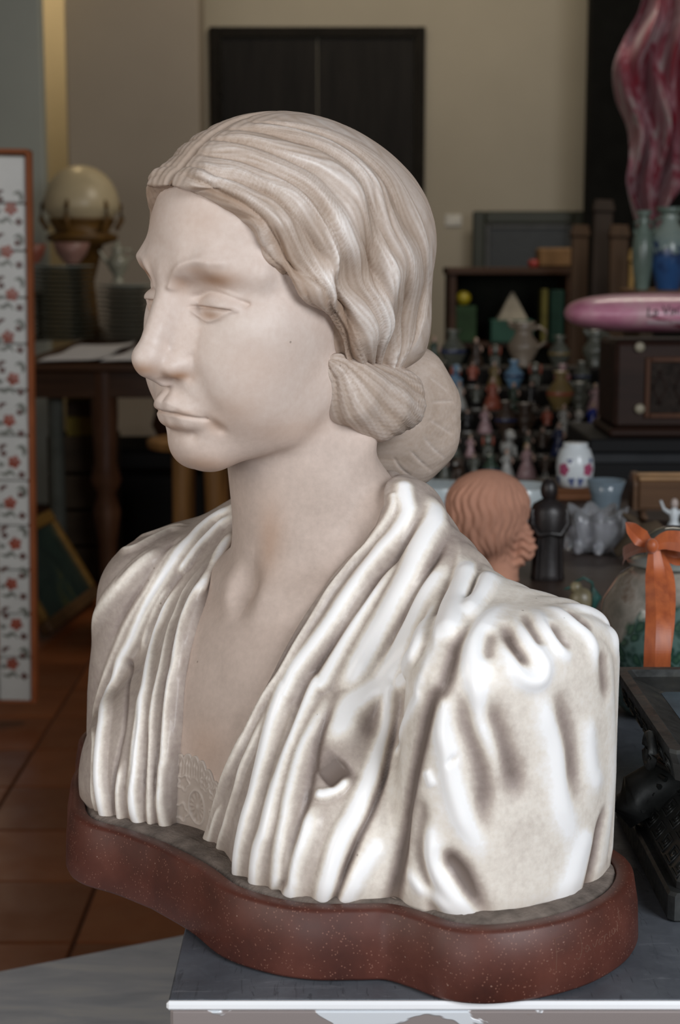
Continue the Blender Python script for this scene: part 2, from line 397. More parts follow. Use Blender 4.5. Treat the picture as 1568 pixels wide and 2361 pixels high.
FOLDS = [  # width, height, wear, taper, path over the dress (mm)
(3.6,4.5,0.55,0.03,[(74,-39,241),(80,-35,234),(80,-29,223),(74,-20,208),(67,-7,193),(67,12,179),(67,27,162),(65,41,144),(63,52,127),(57,60,113),(52,66,100),(49,71,85),(45,77,70),(37,81,51),(27,83,32),(17,82,13),(12,81,-1)]),
(6.1,5.0,1.00,0.03,[(71,-51,248),(83,-42,237),(90,-38,227),(90,-28,214),(85,-19,203),(82,-7,190),(82,10,175),(81,24,159),(77,37,143),(72,48,128),(70,56,113),(69,55,116),(68,63,99),(71,72,83),(78,84,66),(83,93,52),(83,99,40),(82,102,25),(78,103,1)]),
(3.6,3.5,0.60,0.22,[(64,58,114),(61,66,95),(58,75,75),(56,82,61),(57,87,47),(51,91,24),(40,87,9),(30,82,-7)]),
(2.7,3.0,0.60,0.22,[(40,85,38),(29,84,20),(20,82,4),(14,80,-5)]),
(5.5,4.0,0.95,0.22,[(104,-29,210),(103,-18,199),(102,-9,188),(98,8,170),(96,22,152),(94,33,136),(92,43,122),(88,45,121),(87,52,108),(88,63,92),(93,75,78),(99,87,64),(103,96,50),(104,102,36),(101,105,23),(98,106,1)]),
(4.9,3.0,0.80,0.22,[(102,36,124),(99,47,108),(100,59,93),(103,71,82),(109,82,69),(114,91,57),(117,96,45),(118,101,30),(118,104,7)]),
(9.1,6.0,1.10,0.22,[(82,-58,243),(93,-58,232),(105,-48,222),(113,-28,207),(117,-15,192),(117,-4,178),(116,5,165),(113,15,150),(110,25,134),(107,34,121),(105,41,111)]),
(9.9,4.5,1.00,0.22,[(130,-39,205),(135,-26,195),(136,-13,184),(138,1,167),(135,7,153),(130,13,136),(126,20,123),(114,36,110),(116,46,98),(117,55,90),(117,63,84)]),
(5.8,4.5,0.90,0.22,[(144,-18,188),(152,-3,177),(168,22,169),(178,41,156),(139,12,127),(131,18,120),(135,25,98),(139,34,87),(145,46,75),(150,60,63),(153,70,52),(152,79,41),(151,84,30),(150,89,14)]),
(6.8,4.5,0.80,0.22,[(130,83,60),(132,90,46),(132,95,34),(130,99,22),(129,101,8)]),
(3.4,4.0,1.10,0.22,[(127,82,63),(134,78,62),(139,70,66),(139,60,73)]),
(3.6,2.2,0.60,1.30,[(186,26,173),(195,45,158),(193,51,140),(192,52,133),(175,46,111),(152,28,84),(163,44,66),(167,52,53)]),
(5.8,2.5,0.50,0.22,[(167,59,41),(166,67,29),(163,75,17),(160,79,7)]),
(7.2,6.0,1.00,0.22,[(137,-53,203),(154,-28,192),(173,-2,182),(192,24,175),(200,37,166)]),
(5.8,6.0,0.90,0.22,[(153,-56,193),(174,-25,188),(185,-5,183),(198,18,177)]),
(2.3,1.5,0.40,1.30,[(121,-55,213),(135,-43,204),(154,-14,186),(181,21,175),(197,41,162),(201,52,137)]),
(1.9,-3.5,-0.50,0.05,[(73,-30,231),(70,-21,210),(65,-9,195),(65,12,180),(65,28,162),(62,43,143),(59,54,125),(54,61,113),(49,68,96),(44,74,77)]),
(2.5,-4.0,-0.60,0.22,[(84,-55,241),(95,-48,229),(101,-32,214),(101,-20,202),(96,-8,188),(94,12,167),(88,34,140),(83,48,120),(83,57,103),(87,70,84),(94,85,66),(99,96,51)]),
(2.7,-4.5,-0.70,0.22,[(104,35,121),(105,48,103),(109,60,89),(117,72,76),(126,86,58),(128,94,43),(127,99,27),(125,102,9),(122,103,5)]),
(2.8,-4.5,-0.70,0.22,[(114,-58,216),(125,-34,205),(129,-18,192),(130,-1,171),(126,9,152),(121,18,134)]),
(2.4,-5.0,-0.90,0.22,[(141,13,122),(139,18,103),(144,30,86),(153,44,71),(158,58,55),(159,71,39),(158,80,23),(154,85,5)]),
(2.9,-3.0,-0.60,1.30,[(126,-53,210),(147,-24,191),(166,9,176),(185,40,162),(180,47,141)]),
(2.4,-4.5,-0.60,0.22,[(137,-62,199),(165,-26,190),(182,0,182)]),
(5.2,-4.1,-0.90,1.30,[(181,-33,187),(194,-6,182),(204,18,176),(207,31,169),(211,42,158),(211,49,143),(205,52,134),(195,54,96),(187,55,57),(182,56,24),(179,58,5)]),
(10.2,-5.0,-1.00,0.22,[(127,75,69),(130,67,74),(132,56,80)]),
(5.5,-0.7,-0.28,0.22,[(126,21,120),(128,28,103),(133,41,89)]),
(7.0,3.8,1.00,1.30,[(198,-31,183),(199,-14,182),(205,6,179),(213,23,173),(219,32,164),(225,37,151),(228,38,138),(230,35,123),(234,31,109),(237,25,94),(241,19,81)]),
(5.6,4.5,1.00,1.30,[(202,-29,183),(220,-11,179),(233,-1,172),(242,-1,163),(246,-3,156),(247,0,149),(245,6,147),(242,13,150),(238,16,158),(232,17,165),(224,15,171)]),
(8.9,3.0,0.70,1.30,[(246,4,146),(248,-1,132),(249,-7,119),(250,-13,103),(250,-16,83),(250,-19,62),(250,-28,43),(249,-38,32)]),
(5.3,3.4,0.90,1.30,[(206,-36,182),(232,-18,176),(242,-16,169),(247,-20,161),(250,-27,155)]),
(5.8,3.4,0.85,1.30,[(209,-43,182),(224,-42,179),(237,-41,174),(244,-47,166),(248,-48,156),(250,-49,139)]),
(6.9,2.6,0.70,1.30,[(210,-58,181),(221,-69,176),(222,-89,166),(232,-87,157),(241,-79,144)]),
(6.1,3.4,1.00,1.30,[(212,42,157),(212,49,137),(212,50,117),(215,49,103),(217,48,89),(220,46,75),(224,43,60),(229,37,46),(232,32,30)]),
(3.5,1.9,0.80,1.30,[(202,54,92),(208,53,80)]),
(6.2,3.8,1.00,1.30,[(203,55,67),(207,54,44),(211,52,26),(219,46,12),(226,39,3)]),
(4.5,2.2,0.60,1.30,[(187,55,27),(197,56,16),(210,52,8)]),
(10.1,2.2,0.90,1.30,[(249,-47,44),(249,-40,30),(248,-33,13)]),
(9.1,2.2,0.50,1.30,[(250,-42,122),(250,-42,102),(249,-50,75),(244,-71,64)]),
(4.3,-5.2,-1.00,1.30,[(214,-0,179),(229,9,171),(238,10,162),(244,7,154)]),
(4.3,-3.8,-0.80,1.30,[(212,-22,181),(227,-9,177),(238,-5,170),(243,-6,164)]),
(4.0,-3.4,-0.80,1.30,[(229,-25,178),(242,-21,169),(248,-27,159)]),
(4.9,-3.0,-0.80,1.30,[(221,-50,179),(235,-49,174),(239,-59,168)]),
(6.5,-2.2,-0.50,1.30,[(245,-58,159),(248,-59,143),(245,-67,117)]),
(4.7,-3.0,-0.60,1.30,[(215,11,176),(223,23,168),(229,29,158)]),
(7.8,-3.8,-0.70,1.30,[(229,36,144),(233,32,128),(238,25,108),(241,18,88),(244,11,69)]),
(8.0,-3.4,-0.70,1.30,[(249,-7,146),(250,-15,123),(251,-23,101),(251,-27,81),(250,-33,50)]),
(6.2,-3.8,-0.60,1.30,[(215,37,161),(223,42,142),(225,41,123),(229,37,104),(232,34,85),(232,34,65),(233,31,42)]),
(3.5,-2.2,-0.70,1.30,[(216,48,101),(220,46,98)]),
(6.8,-4.5,-1.00,1.30,[(211,52,45),(216,49,37),(222,44,28),(225,41,20),(228,36,7)]),
(5.1,-3.8,-0.80,1.30,[(243,-73,53),(245,-62,35),(246,-56,16)]),
(4.8,-3.0,-0.50,1.30,[(196,55,77),(201,55,62),(199,56,37),(204,54,18)]),
(3.3,4.0,0.75,0.03,[(-73,-18,205),(-74,-8,193),(-69,5,183),(-62,18,176),(-59,28,165),(-59,37,153),(-57,45,142),(-52,53,131),(-48,59,121),(-45,63,112),(-44,68,99),(-41,73,84),(-36,79,68),(-32,84,50),(-32,86,41),(-31,88,28),(-31,89,16),(-29,87,-3)]),
(2.8,3.0,0.60,0.22,[(-77,12,175),(-80,19,166),(-81,27,155),(-76,37,143),(-75,44,132),(-70,52,122),(-65,60,109),(-60,70,91),(-55,77,78),(-49,83,64),(-45,87,51),(-41,91,31),(-39,93,10),(-39,92,-1)]),
(4.3,4.0,1.00,0.22,[(-89,15,166),(-96,21,155),(-102,27,143),(-103,32,130),(-102,39,118),(-89,54,105),(-76,67,91),(-71,75,81),(-64,82,70),(-57,91,51),(-54,95,37),(-53,98,22),(-51,98,8),(-48,96,-2)]),
(2.9,3.0,0.60,0.22,[(-105,22,159),(-111,28,145),(-115,32,134),(-119,36,119),(-117,45,98)]),
(3.9,4.5,1.00,0.22,[(-79,-23,212),(-91,-17,200),(-95,-6,190),(-98,5,179),(-100,14,169),(-102,19,162)]),
(5.3,5.0,0.95,0.04,[(-84,-26,216),(-102,-20,203),(-107,-10,195),(-107,0,187),(-108,12,179),(-110,23,166),(-115,31,152),(-121,36,138),(-125,40,125),(-130,43,111),(-136,48,95),(-135,54,79),(-132,62,70),(-106,85,64),(-95,95,52),(-89,101,39),(-84,105,23),(-80,106,11),(-78,105,3)]),
(2.9,3.0,0.50,0.22,[(-120,-10,194),(-119,2,189),(-115,14,182),(-116,27,169),(-119,35,155),(-126,41,140),(-133,46,124),(-140,49,108),(-147,52,91),(-154,56,69),(-154,61,51),(-107,93,50),(-94,103,29),(-92,105,20)]),
(5.9,4.0,0.50,0.22,[(-123,17,183),(-124,27,177),(-128,37,169),(-133,44,160),(-141,50,149),(-154,52,135),(-168,50,119),(-189,41,98)]),
(3.5,3.0,0.50,0.22,[(-122,-8,193),(-142,-6,190),(-142,11,186),(-144,26,180),(-154,30,177),(-177,20,173)]),
(2.5,2.5,0.40,0.22,[(-128,-13,195),(-152,-13,190),(-161,1,185),(-178,7,178)]),
(2.8,3.0,0.70,0.22,[(-67,96,45),(-65,100,31),(-65,102,19),(-64,102,2),(-63,102,-3)]),
(1.8,-3.0,-0.50,0.22,[(-78,-22,209),(-89,-12,195),(-93,-0,184),(-95,12,170),(-101,19,160),(-106,26,146),(-109,31,131),(-110,36,116),(-97,51,103)]),
(1.8,-3.0,-0.60,0.22,[(-107,-3,190),(-106,12,177),(-109,23,162),(-116,32,146),(-123,38,128),(-129,42,109),(-129,45,96),(-93,74,80),(-77,87,64),(-72,95,48),(-70,101,30),(-69,104,9),(-68,103,1)]),
(2.1,-3.0,-0.50,0.22,[(-115,3,188),(-117,15,182),(-117,26,171),(-121,36,157),(-128,43,143),(-137,48,127),(-146,52,108)]),
(1.5,-3.0,-0.60,0.22,[(-68,-4,190),(-69,14,176),(-69,27,161),(-67,39,145),(-63,51,129),(-58,60,112),(-51,70,92),(-43,79,70),(-38,85,51),(-36,90,28),(-35,90,-0)]),
(1.5,-3.0,-0.50,0.22,[(-102,18,163),(-99,15,166),(-93,11,170)]),
(1.5,-2.5,-0.50,0.22,[(-78,70,87),(-64,84,67),(-57,93,44),(-56,98,25),(-58,100,-2)]),
(1.4,-2.5,-0.50,0.22,[(-56,80,72),(-48,87,54),(-44,93,31),(-43,94,1)]),
(1.6,-2.0,-0.60,0.22,[(-167,24,176),(-154,21,181),(-146,13,185)]),
(1.5,-2.5,-0.60,0.22,[(-143,50,151),(-136,43,165),(-128,30,176),(-127,16,184)]),
]
NECK_LEFT = [(62,-45,248),(72,-31,234),(69,-23,218),(59,-10,197),(61,17,177),(58,36,155),(55,54,127),(49,67,98),(42,77,69),(32,83,40),(19,82,13),(10,80,-6)]
NECK_RIGHT = [(-85,-27,217),(-79,-16,199),(-65,15,177),(-53,38,154),(-45,55,131),(-39,67,105),(-30,78,70),(-25,85,34),(-25,87,15),(-27,86,-7)]
LOCKS = [
[(1,85,74),(13,82,72),(28,76,66),(39,72,61),(49,64,54),(54,59,47),(57,55,37),(61,52,26),(62,47,17),(63,37,10),(68,26,3),(63,10,-7),(60,-4,-31),(60,-13,-47)],
[(13,86,82),(30,85,78),(40,77,73),(51,70,68),(58,63,61),(65,57,53),(69,52,44),(73,45,28),(76,37,18),(79,27,9),(76,14,-4),(70,2,-20),(68,-7,-36),(63,-20,-51)],
[(8,80,87),(29,78,84),(41,67,81),(54,56,76),(64,46,70),(72,38,59),(77,31,47),(80,25,31),(81,23,21),(82,18,10),(81,10,-4),(78,0,-17),(75,-10,-33),(56,-38,-55)],
[(5,72,94),(24,67,93),(41,57,91),(55,45,85),(67,33,76),(75,23,65),(80,17,53),(83,11,35),(84,9,23),(84,6,9),(84,-4,-4),(81,-13,-20),(73,-25,-37),(50,-52,-58)],
[(4,62,102),(26,55,102),(42,43,99),(55,30,93),(66,17,85),(75,7,72),(81,-0,59),(85,-5,39),(86,-8,24),(86,-13,11),(84,-24,-2),(80,-33,-18),(70,-41,-37),(50,-59,-60)],
[(8,50,109),(27,41,109),(43,27,106),(55,10,100),(65,-4,91),(74,-15,78),(79,-21,64),(84,-27,43),(85,-32,25),(83,-40,10),(79,-49,-7),(71,-55,-26),(61,-60,-44),(48,-68,-62)],
[(14,37,115),(32,23,113),(44,5,110),(54,-14,103),(63,-29,91),(71,-42,76),(77,-49,59),(79,-55,41),(78,-62,23),(73,-70,4),(68,-74,-13),(65,-73,-30),(58,-72,-47),(51,-73,-59)],
[(20,27,117),(35,4,115),(43,-20,111),(49,-41,103),(57,-57,90),(64,-68,74),(69,-76,57),(70,-83,38),(65,-93,19),(56,-103,-1),(57,-99,-17),(59,-90,-31),(57,-83,-46),(48,-83,-60)],
]
BUN_CUTS = [
(1.1,-.9,.22,.2,[(19,-122,271),(16,-138,259),(11,-158,248)]),
(1.1,-.9,.22,.2,[(14,-113,261),(12,-129,249),(8,-147,239)]),
(1.1,-.9,.22,.2,[(15,-132,315),(17,-142,309),(17,-154,301)]),
(1.1,-.9,.22,.2,[(18,-132,295),(18,-145,295),(17,-161,294)]),
(1.1,-.9,.22,.2,[(20,-127,283),(18,-143,276),(16,-159,268)]),
(1.1,-.9,.22,.2,[(6,-104,256),(6,-113,245),(5,-126,237)]),
]
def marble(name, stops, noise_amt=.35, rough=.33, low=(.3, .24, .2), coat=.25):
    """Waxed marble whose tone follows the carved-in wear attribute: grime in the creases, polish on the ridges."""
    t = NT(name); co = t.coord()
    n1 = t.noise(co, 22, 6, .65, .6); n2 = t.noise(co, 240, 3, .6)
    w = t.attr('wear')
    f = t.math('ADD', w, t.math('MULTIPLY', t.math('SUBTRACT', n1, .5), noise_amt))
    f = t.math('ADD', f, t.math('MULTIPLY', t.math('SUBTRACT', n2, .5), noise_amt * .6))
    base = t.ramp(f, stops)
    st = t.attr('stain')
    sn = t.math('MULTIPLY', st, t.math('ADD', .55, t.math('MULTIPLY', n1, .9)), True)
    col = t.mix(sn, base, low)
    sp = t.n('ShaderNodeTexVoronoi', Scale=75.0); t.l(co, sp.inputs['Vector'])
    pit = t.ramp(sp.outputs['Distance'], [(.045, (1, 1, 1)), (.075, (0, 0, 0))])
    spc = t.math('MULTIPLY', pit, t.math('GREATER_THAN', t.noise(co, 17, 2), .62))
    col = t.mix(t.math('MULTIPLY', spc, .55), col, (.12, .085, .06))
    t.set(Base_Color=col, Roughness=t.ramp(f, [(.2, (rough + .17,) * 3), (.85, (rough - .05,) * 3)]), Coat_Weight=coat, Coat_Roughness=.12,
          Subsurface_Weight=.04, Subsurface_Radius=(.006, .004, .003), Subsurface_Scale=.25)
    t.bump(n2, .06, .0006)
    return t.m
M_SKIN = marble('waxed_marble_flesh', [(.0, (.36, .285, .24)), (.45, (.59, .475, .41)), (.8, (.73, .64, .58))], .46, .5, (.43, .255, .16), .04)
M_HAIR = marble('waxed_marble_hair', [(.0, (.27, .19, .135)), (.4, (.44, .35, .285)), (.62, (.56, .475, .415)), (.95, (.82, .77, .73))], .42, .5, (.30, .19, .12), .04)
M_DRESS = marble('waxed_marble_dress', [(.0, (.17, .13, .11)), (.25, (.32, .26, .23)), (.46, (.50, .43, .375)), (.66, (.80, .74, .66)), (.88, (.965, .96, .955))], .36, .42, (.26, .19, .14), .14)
M_LACE = marble('waxed_marble_lace', [(.0, (.24, .18, .14)), (.5, (.43, .36, .31)), (1, (.62, .55, .49))], .3, .45, (.24, .17, .12), .1)
# ---------------------------------------------------------------- the bust
BUST_POS = Vector(BUST_O) + Vector((0, 0, EYE))
def to_local(P): return np.asarray(P, float) * FLIP / 1000
def smooth01(x): x = np.clip(x, 0, 1); return x * x * (3 - 2 * x)
def carve(v, nrm, strokes, fold=False):
    """Raises ridges and sinks hollows along paths; returns height (mm) and wear per vertex."""
    h = np.zeros(len(v)); w = np.zeros(len(v)); up = np.zeros(len(v))
    for wd_, amp, wear, tp, path in strokes:
        toe = path[-1][2] < 26                       # runs on down into the plinth
        if toe: a, c = np.array(path[-2], float), np.array(path[-1], float); path = list(path) + [tuple(c + (c - a) / max(a[2] - c[2], 4) * (c[2] + 8))]
        s = spline(path, 6); T = np.linspace(0, 1, len(s)); r = 2.4 * wd_
        m = np.where(((v > s.min(0) - r) & (v < s.max(0) + r)).all(1))[0]
        if len(m) == 0: continue
        best = np.full(len(m), 1e9); bt = np.zeros(len(m))
        for i in range(len(s) - 1):
            a, d = s[i], s[i + 1] - s[i]; q = v[m] - a
            k = np.clip(q @ d / max(d @ d, 1e-6), 0, 1); e = ((q - k[:, None] * d) ** 2).sum(1)
            c = e < best; best[c] = e[c]; bt[c] = T[i] + k[c] * (T[i + 1] - T[i])
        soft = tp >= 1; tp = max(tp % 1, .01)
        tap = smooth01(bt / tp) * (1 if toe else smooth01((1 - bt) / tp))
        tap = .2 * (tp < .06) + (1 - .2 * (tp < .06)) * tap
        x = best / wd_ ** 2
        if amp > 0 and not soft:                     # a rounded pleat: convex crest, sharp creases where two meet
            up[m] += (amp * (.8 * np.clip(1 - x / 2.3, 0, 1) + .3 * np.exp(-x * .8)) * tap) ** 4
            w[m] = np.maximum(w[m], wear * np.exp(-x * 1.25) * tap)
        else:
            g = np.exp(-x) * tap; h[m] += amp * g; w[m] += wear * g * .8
    return h + up ** .25, w

bust = empty('marble_bust', BUST_POS, 'life-size white marble bust of a woman in a draped gown on a red stone plinth', 'sculpture', rz=math.radians(-48))

# skin: face, neck and chest in one surface
def f_skin(P): return np.maximum(sdf_skin(P), -P[:, 2] - 4)
def skin_mesh():
    c = head_to_bust((0, 30, -10))
    v, q = surface_net(f_skin, (-100, -104, -6), (112, 205, 500), .88)
    return v, q
v, q = skin_mesh()
H = to_head(v); A = fold_x(H)
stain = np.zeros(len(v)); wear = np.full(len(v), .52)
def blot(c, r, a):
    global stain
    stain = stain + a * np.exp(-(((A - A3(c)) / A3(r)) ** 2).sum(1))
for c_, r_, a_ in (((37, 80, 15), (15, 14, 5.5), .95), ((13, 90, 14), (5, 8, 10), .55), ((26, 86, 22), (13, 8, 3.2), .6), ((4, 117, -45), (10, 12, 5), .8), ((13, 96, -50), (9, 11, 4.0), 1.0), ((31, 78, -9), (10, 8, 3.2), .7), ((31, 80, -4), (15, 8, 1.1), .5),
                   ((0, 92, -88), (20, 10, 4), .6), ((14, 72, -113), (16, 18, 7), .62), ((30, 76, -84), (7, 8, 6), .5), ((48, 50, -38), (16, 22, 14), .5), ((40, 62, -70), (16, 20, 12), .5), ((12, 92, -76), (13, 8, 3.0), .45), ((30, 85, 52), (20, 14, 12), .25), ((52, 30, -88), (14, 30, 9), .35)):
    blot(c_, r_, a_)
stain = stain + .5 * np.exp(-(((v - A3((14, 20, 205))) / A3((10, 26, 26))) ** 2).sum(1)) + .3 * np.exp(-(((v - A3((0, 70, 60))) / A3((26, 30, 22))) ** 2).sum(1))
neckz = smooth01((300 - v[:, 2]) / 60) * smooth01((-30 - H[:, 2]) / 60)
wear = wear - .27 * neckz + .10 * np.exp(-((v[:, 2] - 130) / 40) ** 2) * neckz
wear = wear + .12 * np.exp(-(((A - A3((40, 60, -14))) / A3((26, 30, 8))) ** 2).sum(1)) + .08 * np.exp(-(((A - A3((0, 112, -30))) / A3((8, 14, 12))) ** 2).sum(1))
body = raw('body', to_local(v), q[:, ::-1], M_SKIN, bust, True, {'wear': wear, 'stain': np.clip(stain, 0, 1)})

# hair: cap of waved locks that run from the parting to the knot
def lock_field():
    g = [spline(p, 18) for p in LOCKS]; n = min(len(x) for x in g)
    g = np.array([x[np.linspace(0, len(x) - 1, n).round().astype(int)] for x in g])
    rows = np.stack([spline(g[:, j], 26) for j in range(n)], 1)                # (s, t, 3)
    S, T = np.meshgrid(np.linspace(0, 1, rows.shape[0]), np.linspace(0, 1, n), indexing='ij')
    return rows.reshape(-1, 3), S.ravel(), T.ravel()
def f_hair(P): return sdf_hair(to_head(P))
lo = head_to_bust((0, 0, 20)) - 150; hi = head_to_bust((0, 0, 20)) + 150
v, q = surface_net(f_hair, lo, hi, 1.15)
_, nrm = grad(f_hair, v, .8)
H = to_head(v); A = fold_x(H)
pts, S_, T_ = lock_field()
kd = KDTree(len(pts))
for i, p in enumerate(pts): kd.insert(p, i)
kd.balance()
s = np.zeros(len(v)); t = np.zeros(len(v)); dist = np.zeros(len(v))
for i, p in enumerate(A):
    r = kd.find_n(p, 6); ws = [1 / (x[2] ** 2 + .8) for x in r]; W = sum(ws)
    s[i] = sum(a * S_[x[1]] for a, x in zip(ws, r)) / W; t[i] = sum(a * T_[x[1]] for a, x in zip(ws, r)) / W; dist[i] = r[0][2]
s = s + .014 * np.sin(9 * t + 20 * s) + .007 * np.sin(23 * t + 3) + .006 * np.sin(41 * s + 6 * t) + .004 * np.sin(v[:, 0] * .21 + v[:, 2] * .13) + .003 * np.sin(v[:, 1] * .37 - v[:, 2] * .29)
amp = smooth01((34 - dist) / 26)
ridge = lambda x, p: np.abs(np.sin(np.pi * x)) ** p
big = ridge(6.5 * s + .35 * np.sin(5 * t), .8)
mid = ridge(17 * s + .5 * np.sin(7 * t + 12 * s), .9)
fine = ridge(48 * s + .6 * np.sin(11 * t + 30 * s), 1.0)
wave = np.sin(2 * np.pi * (2.7 * t + 1.9 * s + .12 * np.sin(19 * s))) * smooth01((t - .3) / .2) * smooth01((1.02 - t) / .15)
smoothback = 1 - .72 * smooth01((s - .72) / .2)
lockm = .35 + .65 * np.clip(np.sin(31 * s + 4 * t) * .5 + .5 + .2 * np.sin(57 * s), 0, 1)
part = np.exp(-(H[:, 0] / 3.2) ** 2) * smooth01((H[:, 2] - 60) / 15) * smooth01((H[:, 1] + 10) / 40)
amp = amp * (.25 + .75 * smooth01(t / .07))
amp = amp * (1 - .62 * smooth01((4 - H[:, 0]) / 8) * smooth01((H[:, 2] - 40) / 20))
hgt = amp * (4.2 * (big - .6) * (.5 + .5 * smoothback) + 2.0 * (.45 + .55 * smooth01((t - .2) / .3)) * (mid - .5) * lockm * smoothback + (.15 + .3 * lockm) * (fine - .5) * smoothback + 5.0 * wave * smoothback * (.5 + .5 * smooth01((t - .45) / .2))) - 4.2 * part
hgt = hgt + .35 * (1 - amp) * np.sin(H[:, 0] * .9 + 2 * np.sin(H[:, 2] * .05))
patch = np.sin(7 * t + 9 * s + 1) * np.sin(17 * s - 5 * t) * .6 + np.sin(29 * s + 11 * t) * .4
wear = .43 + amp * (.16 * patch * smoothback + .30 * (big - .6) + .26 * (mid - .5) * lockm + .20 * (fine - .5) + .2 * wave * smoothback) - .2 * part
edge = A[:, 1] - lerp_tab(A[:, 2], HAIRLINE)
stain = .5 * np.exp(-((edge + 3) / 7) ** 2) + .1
raw('hair', to_local(v + nrm * hgt[:, None]), q[:, ::-1], M_HAIR, bust, True, {'wear': wear, 'stain': np.clip(stain, 0, 1)})

# the rolled coil behind each ear and the round knot at the nape
def coil(name, fn, lo, hi, axis_pts, turns, relief=1.0, cuts=None, label=None):
    f = lambda P: fn(to_head(P))
    c = head_to_bust([lo, hi, (lo[0], hi[1], lo[2]), (hi[0], lo[1], hi[2]), (lo[0], lo[1], hi[2]), (hi[0], hi[1], lo[2]), (lo[0], hi[1], hi[2]), (hi[0], lo[1], lo[2])])
    v, q = surface_net(f, c.min(0) - 3, c.max(0) + 3, 1.2); _, n = grad(f, v, .8); H = to_head(v)
    ax = spline(axis_pts, 8); d = ((H[:, None, :] - ax[None]) ** 2).sum(2); k = d.argmin(1); tt = k / (len(ax) - 1)
    tang = np.gradient(ax, axis=0)[k]; tang /= np.linalg.norm(tang, axis=1, keepdims=True)
    rel = H - ax[k]; e1 = np.cross(tang, A3((.2, .1, 1))); e1 /= np.linalg.norm(e1, axis=1, keepdims=True); e2 = np.cross(tang, e1)
    ang = np.arctan2((rel * e2).sum(1), (rel * e1).sum(1)) / (2 * np.pi)
    ph = ang * 5 + turns * tt
    b = ridge(ph, .9); m = ridge(ph * 3 + .3 * np.sin(9 * tt), 1); fi = ridge(ph * 9 + .5 * np.sin(13 * tt), 1)
    hgt = relief * (1.7 * (b - .6) + .8 * (m - .5)) + .3 * min(1, relief + .1) * (fi - .5)
    if cuts: ch, cw = carve(v, n, cuts); hgt = hgt + ch
    else: cw = 0
    o = raw(name, to_local(v + n * hgt[:, None]), q[:, ::-1], M_HAIR, bust, True, {'wear': .45 + relief * (.16 * (b - .6) + .2 * (m - .5)) + .14 * min(1, relief + .1) * (fi - .5) + cw, 'stain': np.full(len(v), .16)})
    if label: o['label'] = label
    return o
roll_ax = [(59, -4, -48), (56, -26, -66), (50, -54, -80), (40, -80, -82), (28, -104, -80)]
coil('hair_roll', lambda Q: np.where(Q[:, 0] > -2, sdf_roll(Q), 30).astype(F32), (0, -125, -125), (85, 15, -30), roll_ax, 1.6)
coil('hair_roll', lambda Q: np.where(Q[:, 0] < 2, sdf_roll(Q), 30).astype(F32), (-85, -125, -125), (0, 15, -30), [(-a, b, c) for a, b, c in roll_ax], 1.6)
coil('hair_bun', sdf_bun, (-70, -185, -175), (80, -60, -48), BUN_AX, 1.2, .22, BUN_CUTS)

# gown: torso with gathered sleeves, cut open along the neckline
def neck_open(P):
    n = np.array(sorted(NECK_LEFT, key=lambda p: p[2])); f = np.array(sorted(NECK_RIGHT, key=lambda p: p[2]))
    x, y, z = P[:, 0], P[:, 1], P[:, 2]
    xn = np.interp(z, n[:, 2], n[:, 0]); xf = np.interp(z, f[:, 2], f[:, 0])
    o = np.minimum(xn - x, x - xf)
    b = z - 252
    k = smooth01((y + 72) / 30)
    return (k * o + (1 - k) * np.maximum(b, -40)).astype(F32)
def f_dress(P):
    d = sdf_garment_body(P) - 1.0
    d = smax(d, neck_open(P) * .9, 4)
    return np.maximum(d, -P[:, 2] - 3)
v, q = surface_net(f_dress, (-262, -190, -5), (280, 140, 275), 1.4)
_, nrm = grad(f_dress, v, .8)
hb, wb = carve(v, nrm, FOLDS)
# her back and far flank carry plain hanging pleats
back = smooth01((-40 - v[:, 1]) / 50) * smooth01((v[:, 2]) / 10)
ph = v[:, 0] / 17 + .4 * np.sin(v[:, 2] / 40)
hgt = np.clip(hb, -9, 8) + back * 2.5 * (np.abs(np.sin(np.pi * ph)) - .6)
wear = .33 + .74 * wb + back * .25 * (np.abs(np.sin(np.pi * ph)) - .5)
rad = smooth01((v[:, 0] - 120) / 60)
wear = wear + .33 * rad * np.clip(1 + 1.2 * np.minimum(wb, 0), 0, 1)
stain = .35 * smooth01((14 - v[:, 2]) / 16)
dress = raw('dress', to_local(v + nrm * hgt[:, None]), q[:, ::-1], M_DRESS, bust, True, {'wear': wear, 'stain': stain})

